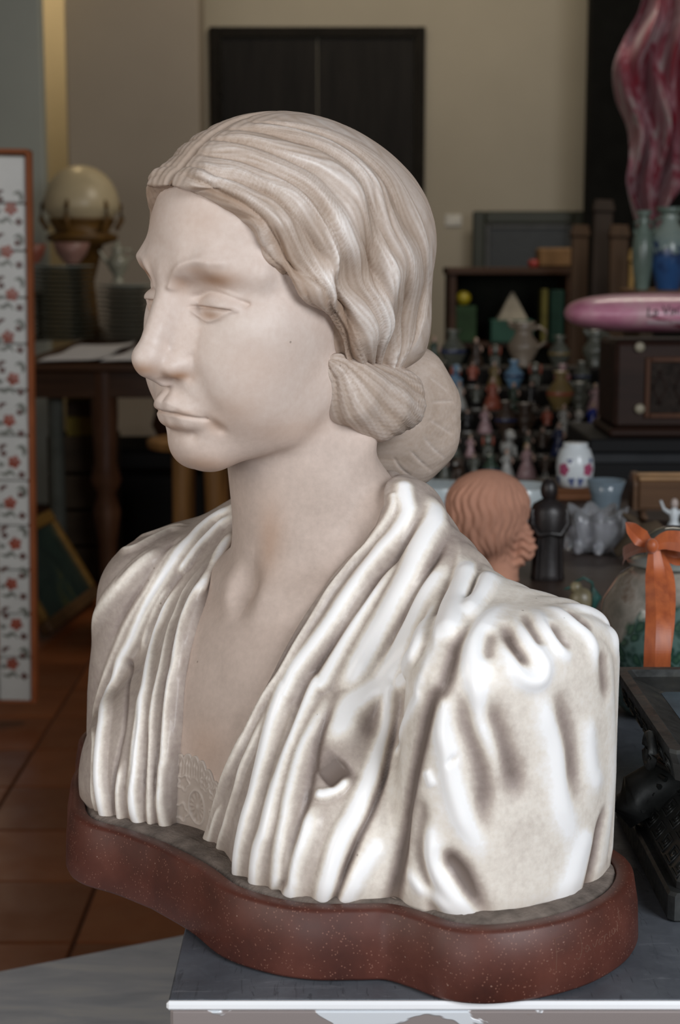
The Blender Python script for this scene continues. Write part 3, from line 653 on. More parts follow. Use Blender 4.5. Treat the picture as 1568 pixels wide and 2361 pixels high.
# lace edging that shows in the point of the neckline
def lace():
    nu, nv = 90, 80; us = np.linspace(-31, 26, nu); g = []
    for x in us:
        sc = abs(math.sin((x + 31) / 57 * math.pi * 6.5)) ** .6
        top = 50 - .012 * (x + 12) ** 2 - .22 * max(x, 0) + 4 * sc
        g.append([(x, 0, -3 + (top + 3) * j / (nv - 1)) for j in range(nv)])
    g = np.array(g).reshape(-1, 3)
    y = np.full(len(g), 130.0)
    for _ in range(40):
        P = np.stack([g[:, 0], y, g[:, 2]], 1).astype(F32); y = y - np.clip(sdf_skin(P), -8, 8) * .9
    x, z = g[:, 0], g[:, 2]; vv = np.tile(np.linspace(0, 1, nv), nu)
    uu = (x + 31) / 57 * 6.5
    sc = np.abs(np.sin(uu * np.pi))
    h = .9 + .9 * np.exp(-((1 - vv) / .05) ** 2) + .55 * np.exp(-((vv - .86) / .03) ** 2) * sc + .4 * np.exp(-((vv - .72) / .02) ** 2)
    fan = .3 * np.sin(uu * np.pi * 6) * smooth01((vv - .72) / .04) * smooth01((.95 - vv) / .03)
    r = np.hypot((x + 6) / 8.5, (z - 17) / 12.5); a = np.arctan2(z - 17, x + 6)
    h = h + fan + .9 * np.exp(-((r - 1) / .1) ** 2) + .5 * np.cos(a * 12) * np.exp(-((r - .66) / .18) ** 2) + 1.1 * np.exp(-(r / .2) ** 2) - .35 * (r < .92)
    for cx_, cz_, rr in ((13, 14, 5.5), (-22, 10, 6), (14, 31, 5), (-20, 32, 5), (3, 36, 4.5)):
        e = np.hypot(x - cx_, z - cz_) / rr; b = np.arctan2(z - cz_, x - cx_)
        h = h + .7 * np.exp(-((e - 1 - .2 * np.cos(5 * b)) / .16) ** 2) - .25 * (e < .8)
    P = np.stack([x, y + h, z], 1)
    q = [(i * nv + j, (i + 1) * nv + j, (i + 1) * nv + j + 1, i * nv + j + 1) for i in range(nu - 1) for j in range(nv - 1)]
    Pb = np.stack([x, y - 2, z], 1); n = len(P)
    qb = [tuple(c + n for c in f[::-1]) for f in q]
    rim = [i * nv + nv - 1 for i in range(nu)]
    side = [(rim[i], rim[i + 1], rim[i + 1] + n, rim[i] + n) for i in range(nu - 1)]
    P = np.concatenate([P, Pb])
    raw('lace_trim', to_local(P), np.array(q + qb + side), M_LACE, bust, True, {'wear': np.tile(.30 + .22 * h, 2), 'stain': np.full(2 * n, .1)})
lace()
# ---------------------------------------------------------------- the shop: floor, walls, door
def wall_paint(name, c, var=.06):
    return plain(name, c, .85, 0, var, 1.2, .03)
BACK = 9.6
def struct(o): o['kind'] = 'structure'; return o
M_GROUT = plain('dark_grout', (.055, .022, .012), .9)
fl = struct(MB().box((-3.6, -2.4, -.06), (3.6, BACK + .2, -.004)).build('floor', M_GROUT))
def terracotta():
    t = NT('terracotta_tile'); co = t.coord(); oi = t.n('ShaderNodeObjectInfo')
    n = t.noise(co, 3, 5, .6, .5); base = t.ramp(n, [(.3, (.125, .034, .009)), (.7, (.18, .055, .016))])
    hs = t.n('ShaderNodeHueSaturation'); t.l(base, hs.inputs['Color']); t.l(t.math('ADD', .82, t.math('MULTIPLY', oi.outputs['Random'], .36)), hs.inputs['Value'])
    t.set(Base_Color=hs.outputs[0], Roughness=t.ramp(t.noise(co, 8, 3), [(.3, (.28,) * 3), (.7, (.48,) * 3)]), Specular_IOR_Level=.3); t.bump(n, .05); return t.m
M_TILE = terracotta()
def tile_mesh(w):
    return MB().box((-w / 2, -w / 2, -.01), (w / 2, w / 2, 0), .003).build('tile', M_TILE, fl)
TW = .30; first = None
for i in range(13):
    for j in range(20):
        x, y = -2.75 + i * TW, 1.5 + j * TW
        if first is None: first = o = tile_mesh(TW - .006)
        else: o = first.copy(); COL.objects.link(o)
        o.location = (x, y, RNG.uniform(-.0006, .0004))
M_BEIGE = wall_paint('beige_wall_paint', (.42, .38, .31))
M_GREY = wall_paint('grey_wall_paint', (.33, .285, .235))
M_PALE = wall_paint('pale_wall_paint', (.34, .36, .33))
struct(MB().box((-3.6, BACK, 0), (3.6, BACK + .2, 3.6)).build('wall_back', M_BEIGE))
struct(MB().box((-3.8, -2.4, 0), (-3.6, BACK + .2, 3.6)).build('wall_left', M_BEIGE))
struct(MB().box((3.6, -2.4, 0), (3.8, BACK + .2, 3.6)).build('wall_right', M_GREY))
struct(MB().box((-3.8, 2.2, 3.6), (3.8, BACK + .2, 3.75)).build('ceiling', M_BEIGE))
a = at(157, 400, 8.7).x; b = at(462, 400, 8.7).x
struct(MB().box((a, 8.7, 0), (b, 9.1, 3.6), .01).build('wall_pier', M_GREY))
b = at(104, 300, 8.3).x
struct(MB().box((b - 1.2, 8.25, 0), (b, 8.35, 3.6), .01).build('pillar', M_PALE))
a = at(1358, 300, 8.8).x
struct(MB().box((a, 8.8, 0), (3.6, 8.95, 3.6), .005).build('wall_dark_opening', plain('dark_opening_black', (.005, .005, .0045), 1.0)))  # black panel standing in for a dark opening, its darkness put into the colour
# double door
M_DOOR = wood('dark_door_wood', (.007, .006, .006), (.016, .014, .013), .7, 2)
M_DFRAME = plain('dark_door_frame', (.012, .010, .008), .8)
x0, x1 = at(488, 400, BACK).x, at(978, 400, BACK).x; zt = at(700, 64, BACK).z
dr = struct(empty('door_1', ((x0 + x1) / 2, BACK, 0), None, None)); w = (x1 - x0) / 2
for nm, lo, hi in (('door_frame', (-w, -.05, 0), (-w + .06, .01, zt)), ('door_frame', (w - .06, -.05, 0), (w, .01, zt)), ('door_frame', (-w + .061, -.048, zt - .06), (w - .061, .01, zt))):
    MB().box(lo, hi, .004).build(nm, M_DFRAME, dr)
for s in (-1, 1):
    lf = MB().box((min(.004 * s, s * (w - .064)), -.025, .01), (max(.004 * s, s * (w - .064)), .01, zt - .064), .004).build('door_leaf', M_DOOR, dr)
for z in (zt - .38, zt - .5, 1.2):
    MB().lathe([(.011, 0), (.011, .08)], 10, (-w + .06, -.055, z)).build('hinge', M_DFRAME, dr)
c = at(1045, 508, BACK)
sw = empty('light_switch', (c.x, BACK, c.z), 'small white switch plate on the beige back wall', 'switch')
MB().box((-.05, -.012, -.035), (.05, 0, .035), .005).build('plate', plain('white_switch_plastic', (.62, .60, .55), .4), sw)
for s in (-1, 1): MB().box((s * .022 - .016, -.018, -.02), (s * .022 + .016, -.011, .02), .003).build('rocker', _mc['white_switch_plastic'], sw)
# red stone plinth with a waved outline
OUTLINE = [(0, 117), (50, 120), (95, 128), (132, 121), (157, 107), (176, 86), (188, 73), (208, 68), (234, 64), (254, 48), (269, 17), (275, -20), (268, -62), (246, -98), (214, -117), (150, -126), (70, -130), (-10, -130), (-90, -130), (-160, -126), (-218, -114), (-250, -90), (-270, -55), (-274, -15), (-254, 14), (-222, 32), (-198, 50), (-166, 78), (-132, 100), (-100, 121), (-72, 128), (-38, 121)]
def porphyry():
    t = NT('red_porphyry'); co = t.coord()
    n = t.noise(co, 22, 5, .6); n2 = t.noise(co, 9, 3, .5, 1.0)
    base = t.ramp(n, [(.3, (.042, .010, .006)), (.55, (.085, .021, .012)), (.8, (.13, .038, .024))])
    base = t.mix(t.math('MULTIPLY', n2, .35), base, (.085, .03, .022))
    v = t.n('ShaderNodeTexVoronoi', Scale=420.0); t.l(co, v.inputs['Vector'])
    m = t.math('MULTIPLY', t.ramp(v.outputs['Distance'], [(.16, (1, 1, 1)), (.26, (0, 0, 0))]), t.math('GREATER_THAN', t.noise(co, 120, 2), .45))
    base = t.mix(t.math('MULTIPLY', m, .75), base, (.22, .10, .07))
    v2 = t.n('ShaderNodeTexVoronoi', Scale=170.0); t.l(co, v2.inputs['Vector'])
    m2 = t.math('MULTIPLY', t.ramp(v2.outputs['Distance'], [(.07, (1, 1, 1)), (.11, (0, 0, 0))]), t.math('GREATER_THAN', t.noise(co, 40, 2), .58))
    base = t.mix(t.math('MULTIPLY', m2, .8), base, (.30, .19, .15))
    t.set(Base_Color=base, Roughness=.5, Coat_Weight=.03, Coat_Roughness=.3); t.bump(n, .1, .001); return t.m
M_PORPH = porphyry()
def plinth():
    o = spline(OUTLINE + OUTLINE[:1], 6)[:-1]; n = len(o)
    nr = np.roll(o, -1, 0) - np.roll(o, 1, 0); nr = np.stack([nr[:, 1], -nr[:, 0]], 1); nr /= np.linalg.norm(nr, axis=1, keepdims=True)
    if ((nr * o).sum(1)).mean() < 0: nr = -nr
    rs = []
    for off, z in ((0, -46), (4, -45), (5, -43), (4, -20), (1, -2.5), (-.5, -.6), (-3, 0), (-9, .3), (-10.5, -1), (-11, -5), (-14, -6)):
        p = o + nr * off; rs.append([tuple(to_local((a, b, z))) for a, b in p])
    M = MB(); M.rings([r[::-1] for r in rs], True, True, True); return M.build('plinth', M_PORPH, bust)
pl = plinth(); pl['label'] = 'dark red speckled stone plinth with a waved outline'
# faint grey mortar bed between gown and plinth
def mortar():
    o = spline(OUTLINE + OUTLINE[:1], 6)[:-1]; n = len(o)
    nr = np.roll(o, -1, 0) - np.roll(o, 1, 0); nr = np.stack([nr[:, 1], -nr[:, 0]], 1); nr /= np.linalg.norm(nr, axis=1, keepdims=True)
    if ((nr * o).sum(1)).mean() < 0: nr = -nr
    rng = random.Random(3); M = MB(); rs = []
    for off, z in ((-10.5, -4.5), (-12, -1.5), (-16, .2), (-26, .9)):
        rs.append([tuple(to_local((a + c * off + rng.uniform(-.7, .7), b + d * off + rng.uniform(-.7, .7), z + rng.uniform(-.5, .5)))) for (a, b), (c, d) in zip(o, nr)][::-1])
    M.rings(rs, False, True, True); return M.build('mortar_bed', plain('grey_mortar', (.17, .14, .12), .9, 0, .4, 60, .5), bust)
mortar()
# signature scratched into the plinth
def scratch():
    M = MB(); base = np.array(OUTLINE + OUTLINE[:1], float); o = spline(base, 6)
    seg = o[(o[:, 0] > 205) & (o[:, 1] < 64) & (o[:, 1] > -120)]; d = np.r_[0, np.cumsum(np.linalg.norm(np.diff(seg, axis=0), axis=1))]
    def P(u, z):                                   # u in mm along the rim
        x = np.interp(u, d, seg[:, 0]); y = np.interp(u, d, seg[:, 1]); e = np.array([np.interp(u + 2, d, seg[:, 0]) - np.interp(u - 2, d, seg[:, 0]), np.interp(u + 2, d, seg[:, 1]) - np.interp(u - 2, d, seg[:, 1])])
        e /= np.linalg.norm(e); nn = np.array([e[1], -e[0]]);
        if nn @ np.array([x, y]) < 0: nn = -nn
        q = np.array([x, y]) + nn * (np.interp(z, [-43, -20, -2.5], [5, 4, 1]) + .05); return tuple(to_local((q[0], q[1], z)))
    for st in SIGN:
        s = spline(st, 5) if len(st) > 2 else np.array([np.array(st[0]) + (np.array(st[1]) - np.array(st[0])) * k / 6 for k in range(7)])
        M.tube([P(62 + u, z) for u, z in s], .00022, 5)
    M.build('signature', plain('scratched_stone', (.15, .075, .055), .9), bust)
SIGN = [[(0, -9), (0.5, -18), (0, -29)], [(-2, -9.5), (4, -9), (9, -8)], [(0, -17.5), (6, -17)], [(6.5, -28), (7, -28.5)],
        [(19, -11), (20, -18), (19, -23.5), (17, -26), (15, -24.5)], [(26, -20), (23.5, -19), (22.8, -22), (24.5, -23), (26, -20.5), (26.4, -22.5), (27.5, -22.5)],
        [(29, -19), (31, -22), (33.5, -18)], [(36, -18.5), (34.8, -21), (37, -22), (38.4, -19.8), (36, -18.4)], [(41, -17.5), (40.7, -21.5)], [(41, -19.5), (43, -17.5), (44.5, -18.2)],
        [(47, -16.8), (46.6, -20.5)], [(50, -16.5), (49.6, -19), (51.5, -20), (53.5, -17), (53.3, -19.5)], [(57, -14), (56, -20)], [(60, -2.8 - 3), (60, -14)], [(58.5, -9), (62, -8.5)]]
scratch()

# ---------------------------------------------------------------- tables under the goods
TT = EYE - .45 - .0005
def metal_top():
    t = NT('scuffed_zinc'); co = t.coord()
    n = t.noise(co, 5, 6, .65, .8); n2 = t.noise(co, 40, 4, .7, 1.5)
    base = t.ramp(n, [(.3, (.085, .095, .115)), (.55, (.15, .165, .19)), (.75, (.23, .25, .28))])
    c2 = t.coord((26, 3, 1), (0, 0, .7)); sc = t.noise(c2, 7, 3, .7, 1.4)
    base = t.mix(t.math('MULTIPLY', t.ramp(sc, [(.60, (0, 0, 0)), (.66, (1, 1, 1))]), .55), base, (.05, .055, .065))
    c3 = t.coord((3, 22, 1), (0, 0, .45)); sc2 = t.noise(c3, 9, 3, .7, 1.0)
    base = t.mix(t.math('MULTIPLY', t.ramp(sc2, [(.62, (0, 0, 0)), (.67, (1, 1, 1))]), .3), base, (.30, .32, .35))
    t.set(Base_Color=base, Roughness=t.ramp(n2, [(.3, (.35,) * 3), (.7, (.6,) * 3)]), Metallic=.35); t.bump(n2, .05); return t.m
def chipped_paint():
    t = NT('chipped_paint_metal'); co = t.coord((1, 1, 1.6)); n = t.noise(co, 15, 4, .55, .5)
    m = t.ramp(n, [(.56, (0, 0, 0)), (.575, (1, 1, 1))]); base = t.mix(m, (.30, .26, .25), (.72, .76, .80))
    r = t.ramp(t.noise(co, 33, 3), [(.66, (0, 0, 0)), (.70, (1, 1, 1))]); base = t.mix(t.math('MULTIPLY', r, .7), base, (.20, .10, .05))
    t.set(Base_Color=base, Roughness=.45, Metallic=.3); t.bump(m, .4); return t.m
x0 = -.1055; x1 = .80; yf = .9235; yb = 1.70
tb = empty('metal_table', (.25, 1.35, 0), 'scuffed grey metal table that the marble bust stands on', 'table')
off = Vector((-.25, -1.35, 0))
M_TOP = metal_top()
MB().box((x0 + off.x, yf + .004 + off.y, TT - .004), (x1 + off.x, yb + off.y, TT), .001).build('tabletop', M_TOP, tb)
MB().box((x0 + off.x - .001, yf + off.y, TT - .0056), (x1 + off.x, yf + .0045 + off.y, TT + .0002), .0016).build('edge_strip', plain('bright_steel_edge', (.93, .95, .98), .35, .1, .03), tb)['label'] = 'bright steel front edge'
MB().box((x0 + off.x + .001, yf + .002 + off.y, TT - .09), (x1 + off.x, yf + .022 + off.y, TT - .0056), .002).build('apron', chipped_paint(), tb)['label'] = 'front apron with chipped white paint'
MB().box((x0 + off.x + .001, yf + .022 + off.y, TT - .09), (x0 + off.x + .02, yb + off.y, TT - .004), .002).build('apron', _mc.get('a') or plain('grey_table_metal', (.16, .16, .17), .5, .4), tb)
for lx in (x0 + .03, x1 - .03):
    for ly in (yf + .045, yb - .03):
        MB().box((lx + off.x - .02, ly + off.y - .02, 0), (lx + off.x + .02, ly + off.y + .02, TT - .004), .003).build('leg', plain('grey_table_metal', (.16, .16, .17), .5, .4), tb)
# ---------------------------------------------------------------- left: tiled mirror frame, table of plates, things beneath
M_TERRA = plain('terracotta_border', (.33, .10, .035), .45, 0, .2, 9)
M_WGLAZE = plain('white_glazed_tile', (.50, .50, .475), .22, 0, .05, 20)
M_REDG = plain('red_brush_glaze', (.24, .045, .02), .3, 0, .25, 40)
M_DKG = plain('dark_red_brush_glaze', (.085, .03, .02), .3, 0, .2, 40)
M_GRNG = plain('grey_green_brush_glaze', (.12, .125, .10), .3, 0, .25, 40)
D = 4.3
zt, zb = at(25, 338, D).z, at(60, 1612, D).z; xr = at(66, 980, D).x; H = zt - zb; SW = .100; W = .75
mf = empty('mirror_frame', (xr - W / 2, D, zb), 'tall standing mirror framed in white tiles with painted red flowers and a terracotta edge', 'mirror')
lean = math.radians(1.2)
mf.rotation_euler = (0, lean * 0.9, 0)
brd = .012
for nm, lo, hi in (('border', (W / 2 - brd, -.02, 0), (W / 2, .03, H)), ('border', (-W / 2, -.02, 0), (-W / 2 + brd, .03, H)), ('border', (-W / 2, -.02, H - brd), (W / 2, .03, H)), ('border', (-W / 2, -.02, 0), (W / 2, .03, brd * .5)),
                   ('border', (W / 2 - SW - brd, -.018, SW), (W / 2 - SW, .03, H - SW)), ('border', (-W / 2 + SW, -.018, SW), (-W / 2 + SW + brd, .03, H - SW))):
    MB().box(lo, hi, .006).build(nm, M_TERRA, mf)
MB().box((-W / 2 + .004, -.004, .004), (W / 2 - .004, .02, H - .004), .002).build('backing', wood('backing_wood', (.06, .035, .02), (.10, .06, .035), .8, 2), mf)
MB().box((-W / 2 + SW + brd, -.008, SW), (W / 2 - SW - brd, -.003, H - SW), 0).build('mirror_glass', plain('dull_mirror', (.30, .22, .16), .12, .9, .05), mf)
n = 12; th = (H - 2 * brd) / n
blos, dots, grn = MB(), MB(), MB()
for side in (1, -1):
    for k in range(n):
        z0 = brd * .5 + k * th; xa = side * (W / 2 - brd - (SW - brd) / 2); hw = (SW - brd) / 2 - .0012
        MB().box((xa - hw, -.022, z0 + .0012), (xa + hw, -.005, z0 + th - .0012), .004).build('tile', M_WGLAZE, mf)
for k in range(6):
    xa = -W / 2 + SW + (k + .5) * (W - 2 * SW) / 6; hw = (W - 2 * SW) / 12 - .0012
    for z0 in (.006, H - SW):
        MB().box((xa - hw, -.022, z0), (xa + hw, -.005, z0 + SW - .012), .004).build('tile', M_WGLAZE, mf)
def petals(M, x, z, r, m=5, ph=0):
    vs = [(x, -.0235, z)] + [(x + r * (1 + .16 * math.cos(m * a)) * math.cos(a + ph), -.0228, z + r * (1 + .16 * math.cos(m * a)) * math.sin(a + ph)) for a in [2 * math.pi * j / 30 for j in range(30)]]
    M.add(vs, [(0, 1 + j, 1 + (j + 1) % 30) for j in range(30)])
def brush(M, pts, w):
    p = spline([(a, b, 0) for a, b in pts], 5); m = len(p); L, R = [], []
    for i in range(m):
        t = p[min(i + 1, m - 1)] - p[max(i - 1, 0)]; t /= np.linalg.norm(t) + 1e-9; ww = w * (.25 + math.sin(math.pi * i / (m - 1)))
        L.append((p[i][0] - t[1] * ww, -.0229, p[i][1] + t[0] * ww)); R.append((p[i][0] + t[1] * ww, -.0229, p[i][1] - t[0] * ww))
    M.add(L + R, [(i, i + 1, m + i + 1, m + i) for i in range(m - 1)])
step = .1115
for side in (1, -1):
    for k in range(int((H - .08) / step)):
        z = .06 + k * step; xc = side * (W / 2 - SW / 2 - brd / 2); q = 1 if k % 2 else -1
        petals(blos, xc + .006 * q, z + .052, .0165, 5, k); petals(dots, xc - .022 * q, z + .075, .0085, 4, k); petals(dots, xc + .026, z + .018, .0095, 4, k * 2)
        brush(grn, [(xc - .034, z + .022), (xc - .018, z + .018), (xc - .004, z + .026), (xc + .01, z + .012)], .0042)
        brush(grn, [(xc + .012, z + .09), (xc + .026, z + .094), (xc + .034, z + .08), (xc + .03, z + .068)], .0050)
        brush(dots, [(xc - .012, z + .098), (xc - .026, z + .094), (xc - .032, z + .082)], .0045)
        brush(grn, [(xc - .02, z + .05), (xc - .03, z + .042), (xc - .034, z + .054)], .0036)
blos.build('painted_blossoms', M_REDG, mf)['kind'] = 'stuff'; dots.build('painted_buds', M_DKG, mf)['kind'] = 'stuff'; grn.build('painted_stems', M_GRNG, mf)['kind'] = 'stuff'

# table with plates
M_DKWOOD = wood('dark_table_wood', (.035, .016, .008), (.075, .035, .017), .4, 0)
M_HONEY = wood('honey_wood', (.16, .075, .022), (.30, .15, .05), .45, 2)
D0, D1 = 5.9, 8.05
zt = at(200, 838, D0).z; xa, xb = at(20, 838, D0).x, at(640, 838, D0).x
tl = empty('wooden_table', ((xa + xb) / 2, (D0 + D1) / 2, 0), 'long dark wooden table under the stacks of plates', 'table')
hx, hy = (xb - xa) / 2, (D1 - D0) / 2
MB().box((-hx, -hy, zt - .03), (hx, hy, zt), .006).build('tabletop', M_DKWOOD, tl)
for s in (-1, 1):
    MB().box((-hx + .08, s * (hy - .05) - .012, zt - .13), (hx - .08, s * (hy - .05) + .012, zt - .03), .003).build('apron', M_DKWOOD, tl)
def turned(h, r): return [(r * .5, 0), (r * .9, .01), (r * .6, .05), (r * .75, h * .25), (r * 1.1, h * .38), (r * .7, h * .46), (r * 1.25, h * .52), (r * .85, h * .6), (r * 1.05, h * .8), (r * 1.05, h)]
lx = at(242, 1000, D0 + .08).x - (xa + xb) / 2
for X, Y in ((lx, -hy + .08), (hx - .1, -hy + .08), (lx, hy - .08), (hx - .1, hy - .08)):
    MB().lathe(turned(zt - .03, .048), 18, (X, Y, 0)).build('leg', wood('red_brown_leg_wood', (.05, .02, .01), (.10, .045, .022), .45, 2), tl)
M_PAPER = plain('white_paper', (.50, .50, .53), .8, 0, .05)
def sheet(name, u0, u1, D, dep, label, rz):
    c = at((u0 + u1) / 2, 838, D); w = (u1 - u0) * px(D); vs, fs = [], []
    N = 10
    for i in range(N + 1):
        for j in range(N + 1):
            x, y = (i / N - .5) * w, (j / N - .5) * dep
            vs.append((x, y, .008 + .004 * math.sin(3 * i / N + j) + .01 * (i / N) ** 6 - .012 * (j == 0) * 0))
    M = MB()
    for dz in (0, -.003):
        M.add([(a, b, c_ + dz) for a, b, c_ in vs], [(i * (N + 1) + j, (i + 1) * (N + 1) + j, (i + 1) * (N + 1) + j + 1, i * (N + 1) + j + 1)[::(1 if dz == 0 else -1)] for i in range(N) for j in range(N)], True)
    o = M.build(name, M_PAPER); o.location = (c.x, D + dep / 2, zt); o.rotation_euler = (0, 0, rz); tag(o, label, 'paper')
sheet('paper_sheet', 80, 226, D0 + .0, 1.2, 'white paper sheet under the taller stack of plates', .02)
sheet('paper_sheet', 240, 352, D0 + .0, 1.2, 'white paper sheet under the shorter stack of plates', -.03)
M_PLATE = plain('green_grey_plate_glaze', (.075, .08, .062), .3, 0, .3, 5)
M_RIM = plain('pale_blue_plate_glaze', (.28, .32, .30), .25, 0, .2, 8)
def plate(name, r, mat, loc, label, group=None):
    p = [(r * .55, 0), (r * .6, .004), (r * .95, .0115), (r, .0145), (r * .985, .016), (r * .6, .0085), (r * .5, .006), (0, .006)]
    o = MB().lathe(p, 30).build(name, mat); o.location = loc; return tag(o, label, 'plate', group)
ORD = 'first second third fourth fifth sixth seventh eighth ninth tenth eleventh twelfth thirteenth fourteenth fifteenth sixteenth seventeenth eighteenth'.split()
def stack(u, D, n, y0, y1, r, which):
    c = at(u, y0, D); h = (y0 - y1) * px(D) * 1.0; dz = h / n
    for k in range(n):
        z = zt + .011 + k * dz
        top = k == n - 1; q = n - 1 - k
        lab = ('pale blue rimmed plate topping the %s stack of plates' if top else 'dark greenish plate, ' + ORD[q] + ' from the top of the %s stack of plates') % which
        plate('dinner_plate', r * (1 + RNG.uniform(-.012, .012)), M_RIM if top else M_PLATE, (c.x + RNG.uniform(-.004, .004), D + RNG.uniform(-.004, .004), z), lab, 'plates in the %s stack' % which)
    return Vector((c.x, D, zt + .011 + n * dz))
s1 = stack(146, 7.4, 17, 783, 612, .150, 'taller left')
s2 = stack(293, 7.45, 12, 772, 645, .140, 'shorter right')
def bowl_prof(r, h): return [(r * .4, 0), (r * .45, h * .08), (r * .8, h * .45), (r, h), (r * .95, h), (r * .72, h * .5), (r * .3, h * .14), (0, h * .12)]
o = MB().lathe(bowl_prof(.085, .095), 24).build('bowl', plain('dusty_pink_glaze', (.24, .13, .11), .4)); o.location = s1 + Vector((.045, .02, .004)); tag(o, 'dusty pink bowl standing on the taller stack of plates', 'bowl')
o = MB().lathe(bowl_prof(.06, .085), 24).build('bowl', plain('brick_red_glaze', (.20, .06, .04), .4)); o.location = s1 + Vector((-.115, -.06, .006)); tag(o, 'brick red bowl at the left edge of the taller plate stack', 'bowl')
# ewer on the short stack
e = empty('ewer', s2 + Vector((-.035, 0, .003)), 'small pale porcelain ewer standing on the shorter plate stack', 'jug')
M_EW = plain('pale_celadon_glaze', (.25, .25, .20), .25)
MB().lathe([(.03, 0), (.032, .006), (.018, .018), (.02, .03), (.046, .07), (.05, .1), (.03, .125), (.022, .14), (.034, .155), (.03, .155), (.018, .14), (0, .13)], 22).build('body', M_EW, e)
MB().tube([(.045, 0, .1), (.075, 0, .125), (.06, 0, .15), (.03, 0, .15)], .006, 8).build('handle', M_EW, e)
MB().tube([(-.045, 0, .09), (-.07, 0, .12), (-.085, 0, .145)], [.012, .008, .006], 8).build('spout', M_EW, e)
MB().lathe([(.026, .157), (.024, .163), (.01, .172), (.008, .178), (.011, .184), (0, .19)], 16).build('lid', M_EW, e)
# cream dome in a gilt stand
c = at(190, 562, 7.75)
g = empty('dome_lamp', (c.x, 7.75, zt), 'big cream domed glass lamp in a brown gilt wooden stand behind the plates', 'lamp')
R = 86 * px(7.75)
zb_ = at(190, 560, 7.75).z - zt
M_CREAM = plain('cream_glass', (.50, .42, .27), .35, 0, .15, 4); M_GILT = wood('gilt_brown_wood', (.06, .028, .008), (.16, .085, .022), .4, 0)
prof = [(R * .72, zb_ + .10)] + [(R * math.cos(t), zb_ + .14 + R * 1.06 * (math.sin(t) + .16)) for t in np.linspace(-.1, 1.56, 14)] + [(0, zb_ + .14 + R * 1.06 * 1.16)]
MB().lathe(prof, 32).build('dome', M_CREAM, g)
MB().lathe([(R * .62, 0), (R * .66, .02), (R * .4, .06), (R * .3, zb_ * .6), (R * .55, zb_ - .01), (R * .92, zb_ + .01), (R * .95, zb_ + .035), (R * .7, zb_ + .05), (R * .86, zb_ + .1), (R * .9, zb_ + .11), (R * .7, zb_ + .12)], 28).build('stand', M_GILT, g)
for k in range(6):
    a = k * math.pi / 3 + .3
    MB().tube([(R * .9 * math.cos(a), R * .9 * math.sin(a), zb_ + .06), (R * 1.06 * math.cos(a), R * 1.06 * math.sin(a), zb_ + .11), (R * 1.03 * math.cos(a), R * 1.03 * math.sin(a), zb_ + .17), (R * .95 * math.cos(a), R * .95 * math.sin(a), zb_ + .20)], [.012, .014, .011, .006], 8).build('scroll', M_GILT, g)
# dark candlestick behind the mirror frame edge
o = MB().lathe([(.04, 0), (.042, .012), (.014, .03), (.012, .09), (.022, .11), (.012, .13), (.016, .2), (.028, .21), (.02, .23), (0, .232)], 18).build('candlestick', plain('brown_bronze', (.07, .05, .035), .4, .6)); o.location = (at(88, 600, 7.55).x, 7.55, zt); tag(o, 'dark bronze candlestick between the mirror frame and the pillar', 'candlestick')

# under and before the table
st = empty('wooden_stool', (at(460, 1100, 5.35).x, 5.35, 0), 'honey coloured wooden stool standing before the dark table', 'stool')
hs = at(420, 1010, 5.35).z
MB().lathe([(.17, hs - .03), (.175, hs - .02), (.175, hs - .006), (.16, hs), (0, hs)], 28).build('seat', M_HONEY, st)
lw = (495 - 420) * px(5.35) / 2
for X, Y in ((-lw, -.06), (lw, -.06), (-lw, .1), (lw, .1)):
    MB().tube([(X * 1.15, Y * 1.2, 0), (X * 1.05, Y, hs * .5), (X * .95, Y, hs - .03)], [.022, .03, .034], 10).build('leg', M_HONEY, st)
for z in (.14, .26): MB().tube([(-lw, -.06, z), (lw, -.06, z)], .012, 8).build('stretcher', M_HONEY, st)
tr = empty('dark_void_trunk', (at(320, 1000, 6.75).x, 6.75, 0), 'black trunk added as dark backing for the void under the dark wooden table', 'trunk')  # added black box that fills the dark void under the table
M_BLK = plain('black_leathercloth', (.008, .007, .006), .6)
MB().box((-.30, -.25, 0), (.30, .25, .40), .015).build('case', M_BLK, tr); MB().box((-.305, -.255, .405), (.305, .255, .50), .02).build('lid', M_BLK, tr)
for s in (-1, 1): MB().box((s * .2 - .02, -.262, .36), (s * .2 + .02, -.25, .45), .003).build('clasp', plain('dull_brass', (.10, .07, .03), .4, .8), tr)
for (u, v, w, h, dd, lab) in ((185, 965, 68, 80, 5.95, 'yellow cardboard box, upper of two under the table'), (188, 1020, 70, 48, 5.93, 'yellow cardboard box, lower of two under the table')):
    pass
c0 = at(186, 1130, 6.1)
bx = empty('crate', (at(196, 1100, 6.35).x, 6.35, 0), 'dark wooden crate under the table with yellow books on it', 'crate')
zc = at(186, 1016, 6.1).z
M_CR = wood('crate_wood', (.03, .02, .012), (.06, .04, .022), .7, 0)
for k in range(4): MB().box((-.13, -.10, k * zc / 4 + .004), (.13, -.088, (k + 1) * zc / 4 - .008), .002).build('slat', M_CR, bx)
for k in range(4): MB().box((-.13, .088, k * zc / 4 + .004), (.13, .10, (k + 1) * zc / 4 - .008), .002).build('slat', M_CR, bx)
for s in (-1, 1): MB().box((s * .124 - .006, -.088, 0), (s * .124 + .006, .088, zc - .01), .002).build('end_board', M_CR, bx)
MB().box((-.13, -.1, zc - .012), (.13, .1, zc), .002).build('lid', M_CR, bx)
M_YEL = plain('mustard_book_cloth', (.17, .125, .022), .7); M_YEL2 = plain('olive_book_cloth', (.10, .095, .02), .7); M_PG = plain('book_pages', (.25, .22, .15), .9)
z = zc + .001
